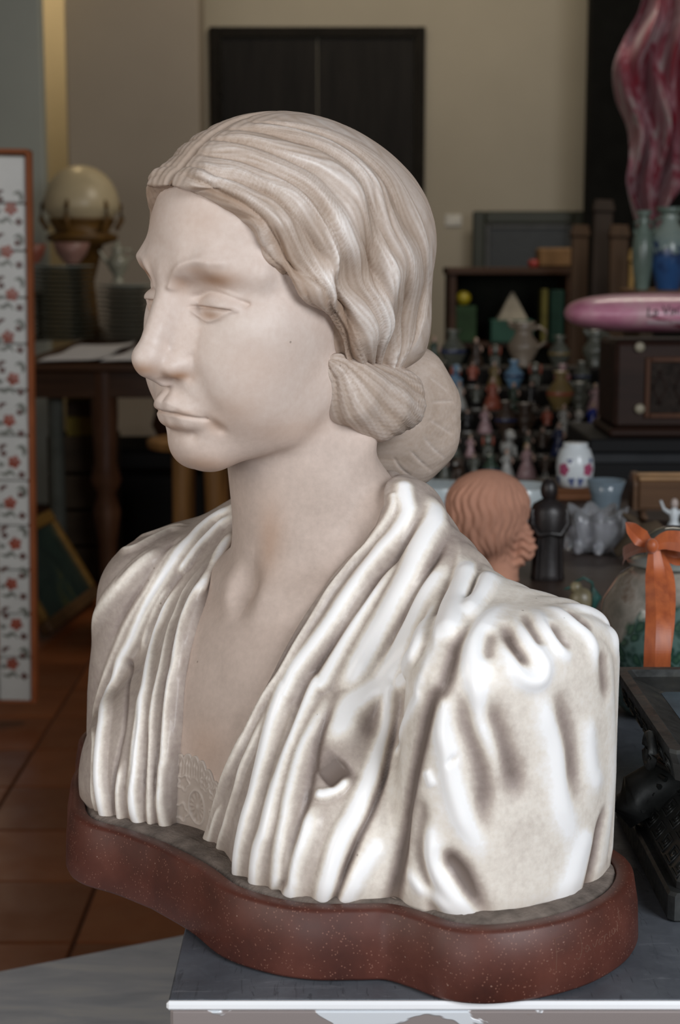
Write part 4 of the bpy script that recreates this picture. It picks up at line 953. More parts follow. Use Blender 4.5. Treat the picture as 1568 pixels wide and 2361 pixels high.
for k, (hh, m, lab) in enumerate(((.075, M_YEL, 'mustard yellow book at the bottom of the pile on the crate'), (.06, M_CR, 'dark brown book in the middle of the pile on the crate'), (.12, M_YEL2, 'thick olive yellow book on top of the pile on the crate'))):
    b = empty('book', (at(194, 950, 6.32).x, 6.34, z), lab, 'book', rz=.03 * k)
    MB().box((-.058, -.08, .004), (.056, .08, hh - .004)).build('pages', M_PG, b)
    for zz in (0, hh - .004): MB().box((-.06, -.084, zz), (.06, .084, zz + .004), .001).build('cover', m, b)
    MB().box((-.06, -.084, .004), (.06, -.080, hh - .004), .001).build('spine', m, b); z += hh + .001
p0, p1 = at(134, 1195, 6.05), at(134, 880, 6.05)
o = MB().tube([(0, 0, 0), (0, .0, .5), (0, 0, 1.0 * p1.z - .05)], .03, 12).build('grey_post', plain('grey_green_paint', (.085, .09, .075), .6)); o.location = (p0.x, 6.06, 0); tag(o, 'grey green post leaning under the table edge', 'post')
# leaning framed picture, seen at a slant
A = at(226, 1392, 5.86); B = at(112, 1486, 5.25); T = at(132, 1166, 6.02)
A.z = 0.02; B.z = 0.02
ex = (B - A); ux = ex.normalized(); uy = (T - A); uy = (uy - ux * uy.dot(ux)); hgt_ = uy.length; uy.normalize(); uz = ux.cross(uy)
pf = empty('framed_picture', (0, 0, 0), 'dark landscape picture in a gold wooden frame leaning on the floor', 'picture')
pf.matrix_world = Matrix(((ux.x, uy.x, uz.x, A.x), (ux.y, uy.y, uz.y, A.y), (ux.z, uy.z, uz.z, A.z), (0, 0, 0, 1)))
L = ex.length; fw = .045
M_GOLD = plain('worn_gold_frame', (.20, .11, .025), .4, .3, .25, 20); M_GOLD_SHADE = plain('shaded_gold_frame', (.09, .045, .016), .5, .1, .25, 20)  # bottom rail gets a darker copy of the gold, shade put into its colour
for nm, lo, hi, m in (('frame_rail', (0, 0, -.02), (L, fw, .02), M_GOLD_SHADE), ('frame_rail', (0, hgt_ - fw, -.02), (L, hgt_, .02), M_GOLD), ('frame_stile', (0, fw, -.02), (fw, hgt_ - fw, .02), M_GOLD), ('frame_stile', (L - fw, fw, -.02), (L, hgt_ - fw, .02), M_GOLD)):
    MB().box(lo, hi, .006).build(nm, m, pf)
def dusk():
    t = NT('dark_landscape_paint'); co = t.coord(); n = t.noise(co, 5, 4, .6, 1)
    t.set(Base_Color=t.ramp(n, [(.3, (.008, .016, .016)), (.5, (.018, .035, .03)), (.62, (.05, .055, .02)), (.8, (.03, .035, .03))]), Roughness=.3); return t.m
MB().box((fw, fw, -.008), (L - fw, hgt_ - fw, .008)).build('canvas', dusk(), pf)
# low bric-a-brac on the floor behind: clay pots
M_CLAY = plain('dusty_clay', (.10, .06, .035), .8, 0, .3, 12)
for k, (u, v, D_, r, h, lab) in enumerate(((300, 1225, 5.75, .10, .10, 'low dusty clay pot on the floor left of the stool'), (372, 1215, 5.55, .09, .13, 'dusty clay pot on the floor behind the stool'), (300, 1180, 8.35, .08, .2, 'tall dusty clay pot on the floor by the wall pier'))):
    o = MB().lathe([(r * .7, 0), (r, h * .4), (r * .95, h * .8), (r * .75, h * .95), (r * .85, h), (r * .75, h), (r * .65, h * .9), (0, h * .2)], 20).build('clay_pot', M_CLAY)
    o.location = (at(u, v, D_).x, D_, 0); tag(o, lab, 'pot')
# ---------------------------------------------------------------- lower grey marble table at the left corner
def veined():
    t = NT('grey_veined_marble'); co = t.coord((1, 3.2, 1), (0, 0, -.5)); n = t.noise(co, 4.5, 6, .62, 1.8); n2 = t.noise(co, 2, 3, .5, .6)
    base = t.ramp(n, [(.25, (.34, .36, .39)), (.5, (.56, .56, .57)), (.62, (.68, .66, .62)), (.8, (.45, .48, .55))])
    base = t.mix(t.math('MULTIPLY', n2, .45), base, (.34, .40, .50)); t.set(Base_Color=base, Roughness=.3); return t.m
ZM = .42
def on_z(u, v, z):
    a = at(u, v, 1.0); k = (z - EYE) / (a.z - EYE); return Vector((a.x * k, k, z))
p0, p1 = on_z(0, 2240, ZM), on_z(430, 2155, ZM); e = (p1 - p0).normalized(); nn = Vector((-e.y, e.x, 0))
q0, q1 = p0 - e * .55, p1 + e * .015
mt = empty('marble_table', (-.55, 1.2, 0), 'low table with a blue grey veined marble top beside the metal table', 'table')
cor = [(-.128, .72), (q1.x, q1.y), (q0.x, q0.y), (-.95, .72)]
MB().rings([[(x + .55, y - 1.2, z) for x, y in cor] for z in (ZM - .03, ZM)], True, True, False).build('tabletop', veined(), mt)
for X, Y in ((-.19, .79), (-.23, q1.y - .09), (-.88, .79), (-.80, q0.y - .02)): MB().lathe(turned(ZM - .03, .03), 14, (X + .55, Y - 1.2, 0)).build('leg', M_DKWOOD, mt)

# ---------------------------------------------------------------- brown table of small goods behind the metal one
M_BRN = wood('brown_tabletop_wood', (.035, .023, .018), (.058, .040, .032), .45, 0)
YB0, YB1 = 1.715, 3.28
bt = empty('goods_table', (.75, (YB0 + YB1) / 2, 0), 'brown table behind the metal one, crowded with small curios', 'table')
hy = (YB1 - YB0) / 2
MB().box((-.86, -hy, TT - .03), (.9, hy, TT), .004).build('tabletop', M_BRN, bt)
for X in (-.8, .84):
    for Y in (-hy + .05, hy - .05): MB().box((X - .03, Y - .03, 0), (X + .03, Y + .03, TT - .03), .004).build('leg', M_BRN, bt)
def on_table(u, v): p = on_z(u, v, TT); return p
def put(name, mat, prof, u, v, label, cat, D=None, n=24, group=None):
    p = on_table(u, v) if D is None else Vector((at(u, v, D).x, D, TT)); o = MB().lathe(prof, n).build(name, mat); o.location = p; return tag(o, label, cat, group)

# terracotta head seen from behind
def f_clay(P):
    d = ell(P, (-8, 0, 102), (56, 56, 48))
    d = smin(d, ell(P, (-10, -4, 74), (46, 46, 42)), 16)
    d = smin(d, cap(P, (6, 0, 60, 24), (12, 0, -2, 24)), 14)
    d = smin(d, chain(P, [(38, -10, 64, 14), (42, -8, 46, 14), (32, -6, 30, 12)], 6), 6)
    return np.maximum(d, -P[:, 2])
v, q = surface_net(f_clay, (-72, -66, -4), (70, 66, 158), 1.6); _, nrm = grad(f_clay, v, .8)
ang = np.arctan2(v[:, 0], -v[:, 1]); hr = smooth01((v[:, 2] - 26) / 14)
c1 = np.abs(np.sin(ang * 9 + .8 * np.sin(v[:, 2] * .09) + v[:, 2] * .015)); curl = np.exp(-(((v - np.array([40, -10, 48])) / np.array([20, 24, 28])) ** 2).sum(1))
hh = hr * (1.5 * (c1 - .5) + 1.0 * np.sin(ang * 31 + 2 * np.sin(v[:, 2] * .12))) * (1 - curl) * smooth01((150 - v[:, 2]) / 40) + curl * 3.2 * np.sin(v[:, 2] * .55 + ang * 6 + 1.5 * np.sin(v[:, 0] * .3))
th = empty('terracotta_head', (0, 0, 0), 'small terracotta head with combed hair, seen from behind, beside the bust shoulder', 'sculpture')
p = on_table(1135, 1338); k = 1.0
th.location = p; sc = 262 * px(p.y) / .150
raw('head', (v + nrm * hh[:, None]) / 1000 * sc, q, plain('terracotta_clay', (.50, .255, .175), .8, 0, .22, 14, .2), th)
# black carved figure
bf = empty('carved_figure', on_table(1262, 1335), 'tall black carved wooden figure of a robed person behind the terracotta head', 'figurine'); s = 242 * px(bf.location.y)
M_EBONY = plain('black_carved_wood', (.014, .011, .011), .4, 0, .4, 20, .2)
MB().lathe([(.125 * s, 0), (.135 * s, .02 * s), (.128 * s, .06 * s), (.12 * s, .3 * s), (.135 * s, .5 * s), (.15 * s, .66 * s), (.12 * s, .74 * s), (.05 * s, .79 * s)], 22, sx=1.25).build('robe', M_EBONY, bf)
MB().ball((0, 0, .875 * s), (.085 * s, .085 * s, .115 * s)).build('head', M_EBONY, bf)
for k in (-1, 1): MB().tube([(k * .15 * s, -.03 * s, .68 * s), (k * .175 * s, -.07 * s, .55 * s), (k * .10 * s, -.125 * s, .45 * s), (0, -.13 * s, .47 * s)], [.045 * s, .042 * s, .032 * s, .025 * s], 10).build('arm', M_EBONY, bf)
for k in range(-3, 4): MB().tube([(k * .035 * s, -.105 * s, .42 * s), (k * .04 * s, -.112 * s, .02 * s)], .011 * s, 6).build('robe_fold', M_EBONY, bf)
# bowls and glass
M_PORC = plain('white_blue_porcelain', (.46, .52, .54), .2, 0, .12, 6)
put('porcelain_bowl', M_PORC, [(.02, 0), (.026, .006), (.045, .03), (.06, .065), (.058, .066), (.04, .03), (0, .01)], 1196, 1205, 'pale blue and white bowl between the terracotta head and the black figure', 'bowl', 2.72)
put('porcelain_bowl', M_PORC, [(.02, 0), (.026, .006), (.045, .03), (.06, .062), (.058, .064), (.042, .032), (0, .01)], 1008, 1170, 'small pale blue bowl behind the knot of hair', 'bowl', 2.75)
def glass():
    t = NT('clear_glass'); t.set(Base_Color=(.9, .92, .96), Roughness=.06, Transmission_Weight=.82, IOR=1.45); return t.m
M_GLASS = glass()
gb = empty('crystal_bowl', on_table(1370, 1272), 'lobed clear crystal bowl with a scalloped edge between the black figure and the green jar', 'bowl'); s = px(gb.location.y)
rs = []
for r, z in ((22, 0), (40, 4), (58, 26), (66, 60), (70, 100), (66, 100), (60, 62), (50, 30), (30, 12)):
    rs.append([(r * s * (1 + .11 * math.cos(8 * a)) * math.cos(a), r * s * (1 + .11 * math.cos(8 * a)) * math.sin(a), (z + (8 * math.cos(8 * a) if z == 100 else 0)) * s) for a in [2 * math.pi * j / 64 for j in range(64)]])
MB().rings(rs, True, True, True).build('bowl_wall', M_GLASS, gb)
for k in range(8):
    a = k * math.pi / 4; MB().ball((62 * s * math.cos(a), 62 * s * math.sin(a), 22 * s), (13 * s, 13 * s, 20 * s), 10, 8).build('glass_lobe', M_GLASS, gb)
put('glass_tumbler', plain('blue_rim_glass', (.16, .21, .25), .1, 0, .2, 10), [(.02, 0), (.022, .008), (.026, .05), (.034, .075), (.032, .075), (.023, .05), (0, .012)], 1395, 1215, 'blue rimmed glass beaker behind the crystal bowl', 'glass', 2.72)
# flowered jar on a little orange box
bx = empty('wooden_box', (at(1328, 1130, 3.02).x, 3.02, TT), 'low orange brown box under the white flowered jar', 'box'); zb = at(1328, 1122, 3.02).z - TT
M_OR = wood('orange_box_wood', (.16, .06, .025), (.25, .11, .05), .5, 0)
MB().box((-.04, -.036, 0), (.04, .036, zb * .7), .002).build('case', M_OR, bx); MB().box((-.042, -.038, zb * .7 + .001), (.042, .038, zb), .002).build('lid', M_OR, bx)
fj = empty('flowered_jar', (at(1325, 1120, 3.02).x, 3.02, TT + zb + .0005), 'white porcelain jar painted with pink flowers and blue leaves on the orange box', 'jar'); s = 104 * px(3.02)
M_WP = plain('white_porcelain', (.66, .71, .74), .2, 0, .05, 10)
JP = [(.30, 0), (.36, .03), (.40, .2), (.42, .45), (.40, .65), (.33, .84), (.27, .90), (.28, .97), (.26, .985), (0, .985)]
MB().lathe([(r * s, z * s) for r, z in JP], 30).build('body', M_WP, fj)
def on_jar(M, a0, z0, rx, rz, m, amp, ph=0):
    vs = []; J = np.array(JP)
    for rr in (0, 1):
        for j in range(20):
            b = 2 * math.pi * j / 20; k = rr * (1 + amp * math.cos(m * b + ph)); a = a0 + k * rx * math.cos(b); z = z0 + k * rz * math.sin(b)
            R = (np.interp(z, J[:, 1], J[:, 0]) + .012) * s; vs.append((R * math.cos(a), R * math.sin(a), z * s))
    M.add(vs, [(j, (j + 1) % 20, 20 + (j + 1) % 20, 20 + j) for j in range(20)])
M_PINK = plain('pink_enamel', (.40, .08, .16), .3); M_BLUEN = plain('blue_enamel', (.09, .12, .25), .3)
for a0 in (-2.35, -.95, .6, 2.2): M = MB(); on_jar(M, a0, .42, .30, .14, 5, .14); M.build('painted_flower', M_PINK, fj)
for a0 in (-2.8, -1.9, -1.4, -.6, .2, 1.2, 1.8, 2.8): M = MB(); on_jar(M, a0, .16, .16, .09, 3, .3, a0); M.build('painted_leaf', M_BLUEN, fj)
for a0 in (-2.0, -.75, .8): M = MB(); on_jar(M, a0, .62, .14, .05, 3, .3, a0); M.build('painted_leaf', M_BLUEN, fj)
# wooden cradle
cr = empty('carved_cradle', on_table(1530, 1200), 'small orange brown carved wooden cradle at the right edge before the black cabinet', 'cradle'); s = px(cr.location.y)
M_CRD = wood('cradle_wood', (.07, .034, .016), (.14, .072, .034), .5, 0)
zc = 0
for k, x in enumerate((-72, 72)):
    pts = [(math.cos(a) * 26, math.sin(a) * 30 + 86) for a in np.linspace(0, math.pi, 12)]
    pr = [(-34, 30), (34, 30)] + [(a * 1.3, b) for a, b in pts]
    MB().rings([[((x - 6) * s, y * s, z * s) for y, z in pr], [((x + 6) * s, y * s, z * s) for y, z in pr]], True, True, False).build('end_board', M_CRD, cr)
for sd in (-1, 1): MB().box((-66 * s, (sd * 38 - 4) * s, 34 * s), (66 * s, (sd * 38 + 4) * s, 100 * s), 2 * s).build('side_board', M_CRD, cr)
for sd in (-1, 1): MB().tube([(-66 * s, sd * 38 * s, 103 * s), (66 * s, sd * 38 * s, 103 * s)], 5 * s, 10).build('rail', plain('light_honey_rail', (.34, .19, .08), .45), cr)
MB().box((-66 * s, -36 * s, 30 * s), (66 * s, 36 * s, 36 * s)).build('bottom', M_CRD, cr)
for k in (-50, 50): MB().tube([(k * s, -44 * s, 14 * s), (k * s, -24 * s, 5 * s), (k * s, 0, 4 * s), (k * s, 24 * s, 5 * s), (k * s, 44 * s, 14 * s)], 5 * s, 8).build('rocker', M_CRD, cr); MB().box(((k - 5) * s, -20 * s, 5 * s), ((k + 5) * s, 20 * s, 31 * s)).build('foot', M_CRD, cr)
# driftwood piece and a white figurine
def driftwood():
    M = MB(); p = on_table(1482, 1290); s = px(p.y)
    M.tube([(-62 * s, 6 * s, 14 * s), (-38 * s, 0, 34 * s), (-8 * s, -4 * s, 60 * s), (24 * s, 0, 66 * s), (52 * s, 6 * s, 44 * s), (66 * s, 8 * s, 16 * s)], [12 * s, 20 * s, 26 * s, 28 * s, 22 * s, 14 * s], 14)
    M.tube([(-8 * s, -4 * s, 60 * s), (-28 * s, 0, 96 * s), (-50 * s, 6 * s, 108 * s)], [16 * s, 11 * s, 5 * s], 10); M.tube([(40 * s, 0, 44 * s), (36 * s, -14 * s, 4 * s)], [14 * s, 9 * s], 10); M.tube([(-36 * s, 0, 30 * s), (-30 * s, 16 * s, 3 * s)], [14 * s, 9 * s], 10)
    o = M.build('driftwood', plain('weathered_brown_wood', (.085, .06, .038), .8, 0, .35, 20, .3)); o.location = p; tag(o, 'gnarled brown driftwood piece behind the green jar', 'driftwood')
driftwood()
wf = empty('porcelain_dancer', on_table(1552, 1262) + Vector((0, .0, 0)), 'white porcelain dancer figurine at the right edge above the green jar', 'figurine'); s = px(wf.location.y)
MB().lathe([(22 * s, 0), (24 * s, 5 * s), (18 * s, 8 * s), (34 * s, 14 * s), (20 * s, 42 * s), (9 * s, 66 * s), (13 * s, 82 * s), (6 * s, 94 * s)], 20).build('dress', M_WP, wf)
MB().ball((0, 0, 104 * s), (9 * s, 9 * s, 12 * s)).build('head', plain('pale_bisque', (.5, .42, .38), .5), wf)
for k in (-1, 1): MB().tube([(k * 11 * s, 0, 82 * s), (k * 26 * s, -6 * s, 92 * s), (k * 34 * s, -8 * s, 112 * s)], [5 * s, 4 * s, 3 * s], 8).build('arm', M_WP, wf)
# green leaf bird
gb = empty('ceramic_bird', on_table(1340, 1418), 'small green and tan ceramic bird beside the bust shoulder', 'figurine'); s = px(gb.location.y)
M_BT = plain('tan_bird_glaze', (.20, .17, .10), .35, 0, .4, 40); M_BG = plain('teal_leaf_glaze', (.02, .075, .065), .3, 0, .3, 30)
MB().ball((0, 0, 34 * s), (30 * s, 22 * s, 32 * s)).build('body', M_BT, gb); MB().ball((-14 * s, 0, 66 * s), (15 * s, 13 * s, 15 * s)).build('head', M_BT, gb)
MB().tube([(-27 * s, 0, 66 * s), (-42 * s, 0, 62 * s)], [5 * s, 1 * s], 8).build('beak', M_BG, gb)
MB().tube([(-20 * s, 0, 78 * s), (4 * s, 0, 90 * s), (24 * s, 0, 78 * s), (28 * s, 0, 60 * s)], [2 * s, 9 * s, 8 * s, 3 * s], 10, flat=.45).build('crest', M_BG, gb)
for k in (-1, 1): MB().tube([(26 * s, k * 14 * s, 70 * s), (34 * s, k * 16 * s, 46 * s), (26 * s, k * 12 * s, 14 * s), (14 * s, k * 8 * s, 2 * s)], [4 * s, 12 * s, 10 * s, 3 * s], 10, flat=.5).build('wing', M_BG, gb)

# big green jar with a ribbon
D = 1.56
gj = empty('ribboned_jar', (at(1545, 1500, D).x, D, TT), 'large jar covered in green leaves with a glass neck and an orange ribbon', 'jar'); s = px(D)
H = (at(1500, 1300, D).z - TT) / s
def foliage():
    t = NT('green_leaf_decoupage'); co = t.coord(); v = t.n('ShaderNodeTexVoronoi', Scale=95.0); cw = t.noise(co, 30, 3, .6)
    w = t.n('ShaderNodeVectorMath', operation='ADD'); t.l(co, w.inputs[0]); ws = t.n('ShaderNodeVectorMath', operation='SCALE', Scale=.02); nz = t.n('ShaderNodeTexNoise', Scale=40.0); t.l(co, nz.inputs['Vector']); t.l(nz.outputs['Color'], ws.inputs[0]); t.l(ws.outputs[0], w.inputs[1]); t.l(w.outputs[0], v.inputs['Vector'])
    leaf = t.ramp(v.outputs['Distance'], [(.15, (.055, .12, .075)), (.45, (.02, .055, .04)), (.75, (.10, .17, .15))])
    big = t.noise(co, 11, 3, .5, .3); sx = t.n('ShaderNodeSeparateXYZ'); t.l(co, sx.inputs[0])
    k = t.math('ADD', t.math('MULTIPLY', big, 1.5), t.math('MULTIPLY', t.math('SUBTRACT', sx.outputs[2], .085), 9.0))
    k = t.math('SUBTRACT', k, t.math('MULTIPLY', sx.outputs[0], 6.0))
    fl_ = t.ramp(cw, [(.35, (.20, .19, .16)), (.6, (.40, .36, .31)), (.75, (.22, .15, .11))])
    t.set(Base_Color=t.mix(t.ramp(k, [(.95, (0, 0, 0)), (1.15, (1, 1, 1))]), leaf, fl_), Roughness=.18, Coat_Weight=.5); t.bump(v.outputs['Distance'], .25, .001); return t.m
R = 172
prof = [(R * .55, 0), (R * .62, 6), (R * .80, H * .10), (R * .97, H * .36), (R * 1.0, H * .55), (R * .93, H * .76), (R * .72, H * .92), (R * .52, H * .985), (R * .47, H)]
MB().lathe([(r * s, z * s) for r, z in prof], 48).build('body', foliage(), gj)
M_SMG = plain('smoky_glass', (.10, .105, .095), .08, 0, .3, 30, 0, Coat_Weight=.6)
MB().lathe([(r * s, (H + z) * s) for r, z in ((84, -4), (106, 2), (108, 8), (90, 14), (66, 20), (60, 30))], 36).build('neck_flange', plain('grey_glass_flange', (.25, .27, .25), .1, 0, .15, 20), gj)
MB().lathe([(r * s, (H + z) * s) for r, z in ((58, 28), (64, 40), (68, 56), (62, 70), (40, 82), (24, 88), (0, 90))], 30).build('stopper', M_SMG, gj)
def strip(M, pts, width, wdir, th=.0006):
    p = [Vector(a) for a in pts]; W = Vector(wdir).normalized()
    sp = spline([tuple(a) for a in p], 12); p = [Vector(a) for a in sp]; L = []
    for i, a in enumerate(p):
        t = (p[min(i + 1, len(p) - 1)] - p[max(i - 1, 0)]).normalized(); w = (W - t * W.dot(t)).normalized(); n = t.cross(w); ww = width if not isinstance(width, (list, tuple)) else float(np.interp(i / (len(p) - 1), np.linspace(0, 1, len(width)), width))
        L.append([a - w * ww / 2 - n * th / 2, a - w * ww * .1 + n * th * 2.2, a + w * ww / 2 - n * th / 2, a + w * ww / 2 + n * th / 2, a - w * ww * .1 + n * th * 3.4, a - w * ww / 2 + n * th / 2])
    M.rings([[tuple(q) for q in r] for r in L], True, True, False)
def ribbon_cloth():
    t = NT('orange_satin_ribbon'); co = t.coord((1, 1, .15)); n = t.noise(co, 120, 3)
    t.set(Base_Color=t.ramp(n, [(.3, (.34, .068, .015)), (.7, (.52, .125, .03))]), Roughness=.45, Sheen_Weight=.4); return t.m
M_RIB = ribbon_cloth()
knot = at(1501, 1257, D - .10); J = gj.location
def loc(u, v, d): return at(u, v, D + d) - J
rb = MB(); ry = -.105
def P(u, v, dy=0): return at(u, v, D + ry + dy) - J
rib = empty('orange_ribbon', J + Vector((0, 0, 0)), 'orange satin ribbon tied in a bow round the neck of the green leafy jar', 'ribbon')
M = MB(); strip(M, [P(1508, 1262), P(1512, 1330, -.012), P(1518, 1420, -.052), P(1516, 1500, -.066), P(1514, 1562, -.060), P(1512, 1600, -.052)], [.010, .019, .023, .024, .024, .024], (1, 0, 0)); M.build('tail', M_RIB, rib)
M = MB(); strip(M, [P(1514, 1264, .008), P(1538, 1330, -.004), P(1535, 1430, -.044), P(1524, 1530, -.058), P(1518, 1595, -.05)], [.008, .014, .017, .017, .017], (1, .25, 0)); M.build('tail', M_RIB, rib)
M = MB(); strip(M, [P(1500, 1256), P(1478, 1240, .004), P(1456, 1218, .0), P(1445, 1206, -.004)], [.008, .017, .012, .003], (.6, 0, .8)); M.build('bow_end', M_RIB, rib)
M = MB(); strip(M, [P(1506, 1258), P(1540, 1246, -.004), P(1582, 1252, -.006), P(1600, 1268, .006), P(1560, 1282, .012), P(1510, 1264, .006)], [.010, .018, .020, .020, .018, .010], (0, .35, 1)); M.build('bow_loop', M_RIB, rib)
M = MB(); strip(M, [P(1500, 1260, .01), P(1470, 1262, .035), P(1440, 1276, .09), P(1436, 1290, .12)], [.010, .012, .014, .012], (0, 0, 1)); M.build('neck_band', M_RIB, rib)
MB().ball(tuple(P(1503, 1259, -.004)), (.0062, .006, .0072), 12, 8).build('knot', M_RIB, rib)

# ---------------------------------------------------------------- bronze vessel on its block
def bronze():
    t = NT('dark_patinated_bronze'); co = t.coord(); n = t.noise(co, 30, 5, .6); n2 = t.noise(co, 140, 3)
    base = t.ramp(n, [(.3, (.030, .031, .030)), (.55, (.065, .068, .066)), (.8, (.11, .108, .09))])
    t.set(Base_Color=base, Roughness=t.ramp(n2, [(.3, (.32,) * 3), (.7, (.55,) * 3)]), Metallic=.55); t.bump(n2, .15, .001); return t.m
M_BRZ = bronze(); M_PAT = plain('blue_grey_patina', (.085, .13, .165), .5, .25, .35, 18, .2)
vb = empty('bronze_vessel', (.333, 1.150, TT), 'dark bronze square footed vessel with carved bands standing beside the bust', 'vessel')
def sq(h, z, hy=None, r=.004):
    hy = hy or h; return [(-h + r, -hy, z), (h - r, -hy, z), (h, -hy + r, z), (h, hy - r, z), (h - r, hy, z), (-h + r, hy, z), (-h, hy - r, z), (-h, -hy + r, z)]
MB().rings([sq(.106, 0), sq(.108, .002), sq(.108, .019), sq(.106, .021)], True, True, False).build('foot_block', M_BRZ, vb)
MB().rings([sq(.101, .0212), sq(.101, .026), sq(.086, .046), sq(.066, .066), sq(.056, .078), sq(.054, .082)], True, True, False).build('base', M_BRZ, vb)
MB().rings([sq(.050, .0822), sq(.058, .088), sq(.084, .094), sq(.100, .098)], True, False, False).build('bowl_underside', M_BRZ, vb)
rs = [sq(.100, .098), sq(.105, .100), sq(.108, .113), sq(.111, .121), sq(.111, .124), sq(.103, .124), sq(.099, .119), sq(.082, .112), sq(.078, .111)]
MB().rings(rs, True, False, False).build('bowl_wall', M_BRZ, vb)
MB().rings([sq(.080, .1105), sq(.080, .1118)], True, True, False).build('bowl_floor', M_PAT, vb)
def meander(M, cx, cz, w, h, put_, r=.0009):
    g = [(-1, -1), (1, -1), (1, 1), (-.55, 1), (-.55, -.45), (.5, -.45), (.5, .45), (0, .45), (0, 0)]
    M.tube([put_(cx + a * w, cz + b * h) for a, b in g], r, 5)
for face in range(4):
    Rm = Matrix.Rotation(face * math.pi / 2, 4, 'Z'); M = MB()
    for k in range(7):
        x = -.084 + k * .028; meander(M, x, .1065, .0105, .0048, lambda a, b: tuple(Rm @ Vector((a, -.1055 - (b - .100) * .23, b))))
    M.build('key_band', M_BRZ, vb)
    for row in range(3):
        z0 = .032 + row * .013; M = MB(); hw = float(np.interp(z0, [.026, .046, .066], [.101, .086, .066])); m = int(hw * 2 / .022)
        for k in range(m): meander(M, -hw + .011 + k * (2 * hw - .022) / max(m - 1, 1), z0, .0088, .0045, lambda a, b: tuple(Rm @ Vector((a, -float(np.interp(b, [.026, .046, .066, .078], [.101, .086, .066, .056])) - .0004, b))))
        M.build('key_pattern', M_BRZ, vb)
for s_ in (-1, 1):                                                    # beast heads and ring lugs on the two sides
    hd = MB().tube([(s_ * .062, .03, .050), (s_ * .086, .03, .054), (s_ * .102, .028, .044), (s_ * .109, .024, .034), (s_ * .104, .02, .026)], [.016, .020, .020, .017, .010], 14).build('beast_head', M_BRZ, vb)
    for k in range(6): MB().tube([(s_ * (.084 + .004 * k), .030 - .020, .069 - k * .006), (s_ * (.096 + .003 * k), .030, .073 - k * .007), (s_ * (.084 + .004 * k), .05, .069 - k * .006)], .0022, 6).build('mane_ridge', M_BRZ, hd)
    MB().tube([(s_ * .112 + s_ * .004 * math.cos(a) * 0 + s_ * .003, -.06 + .011 * math.sin(a), .108 + .011 * math.cos(a)) for a in np.linspace(0, 2 * math.pi, 18)], .0034, 8).build('ring_lug', M_BRZ, vb)
# ---------------------------------------------------------------- stepped stand with a crowd of porcelain figures
C_WHITE = plain('figure_white', (.40, .40, .38), .25, 0, .15, 30); C_GREY = plain('figure_grey_green', (.085, .09, .072), .3, 0, .3, 30)
C_BLUE = plain('figure_cobalt', (.012, .03, .26), .2, 0, .2, 30); C_NAVY = plain('figure_navy', (.02, .03, .09), .25); C_SKY = plain('figure_sky_blue', (.13, .24, .36), .25)
C_CORAL = plain('figure_coral', (.33, .085, .05), .35); C_OCHRE = plain('figure_ochre', (.20, .14, .05), .35); C_BROWN = plain('figure_brown', (.045, .026, .016), .4)
C_FLESH = plain('figure_flesh', (.46, .32, .26), .4, 0, .08); C_PINK = plain('figure_pink', (.36, .23, .24), .3); C_GREEN = plain('figure_dark_green', (.03, .055, .035), .3); C_BLK = plain('figure_black', (.012, .011, .012), .35)
C_CREAM = plain('figure_cream', (.22, .175, .13), .35)
CN = {id(C_CREAM): 'cream', id(C_WHITE): 'white', id(C_GREY): 'grey green', id(C_BLUE): 'cobalt blue', id(C_NAVY): 'navy blue', id(C_SKY): 'sky blue', id(C_CORAL): 'coral red', id(C_OCHRE): 'ochre', id(C_BROWN): 'dark brown', id(C_PINK): 'pale pink', id(C_GREEN): 'dark green', id(C_BLK): 'black'}
NY = [1104, 1052, 998, 944, 892, 845]; ND = [3.73, 3.87, 4.01, 4.15, 4.29, 4.43]
sx0, sx1 = at(905, 1000, 3.7).x, at(1418, 1000, 3.7).x
sd = empty('display_steps', ((sx0 + sx1) / 2, 4.05, 0), 'dark stepped display stand holding the crowd of porcelain figures', 'stand')
M_STEP = wood('dark_step_wood', (.008, .006, .005), (.016, .012, .009), .6, 0)
ZS = []
for k in range(6):
    z = at(1200, NY[k], ND[k]).z; ZS.append(z)
    xc = (sx0 + sx1) / 2; MB().box((at(905, 1000, ND[k]).x - xc, ND[k] - .068 - 4.05, 0 if k == 0 else ZS[k - 1] - .02), (at(1420, 1000, ND[k]).x - xc, ND[k] + .068 - 4.05, z), .003).build('step', M_STEP, sd)
ROWN = ['lowest', 'second', 'third', 'fourth', 'fifth', 'top']
def base_of(u, k): p = at(u, NY[k], ND[k]); return Vector((p.x, ND[k] + RNG.uniform(-.015, .015), ZS[k]))
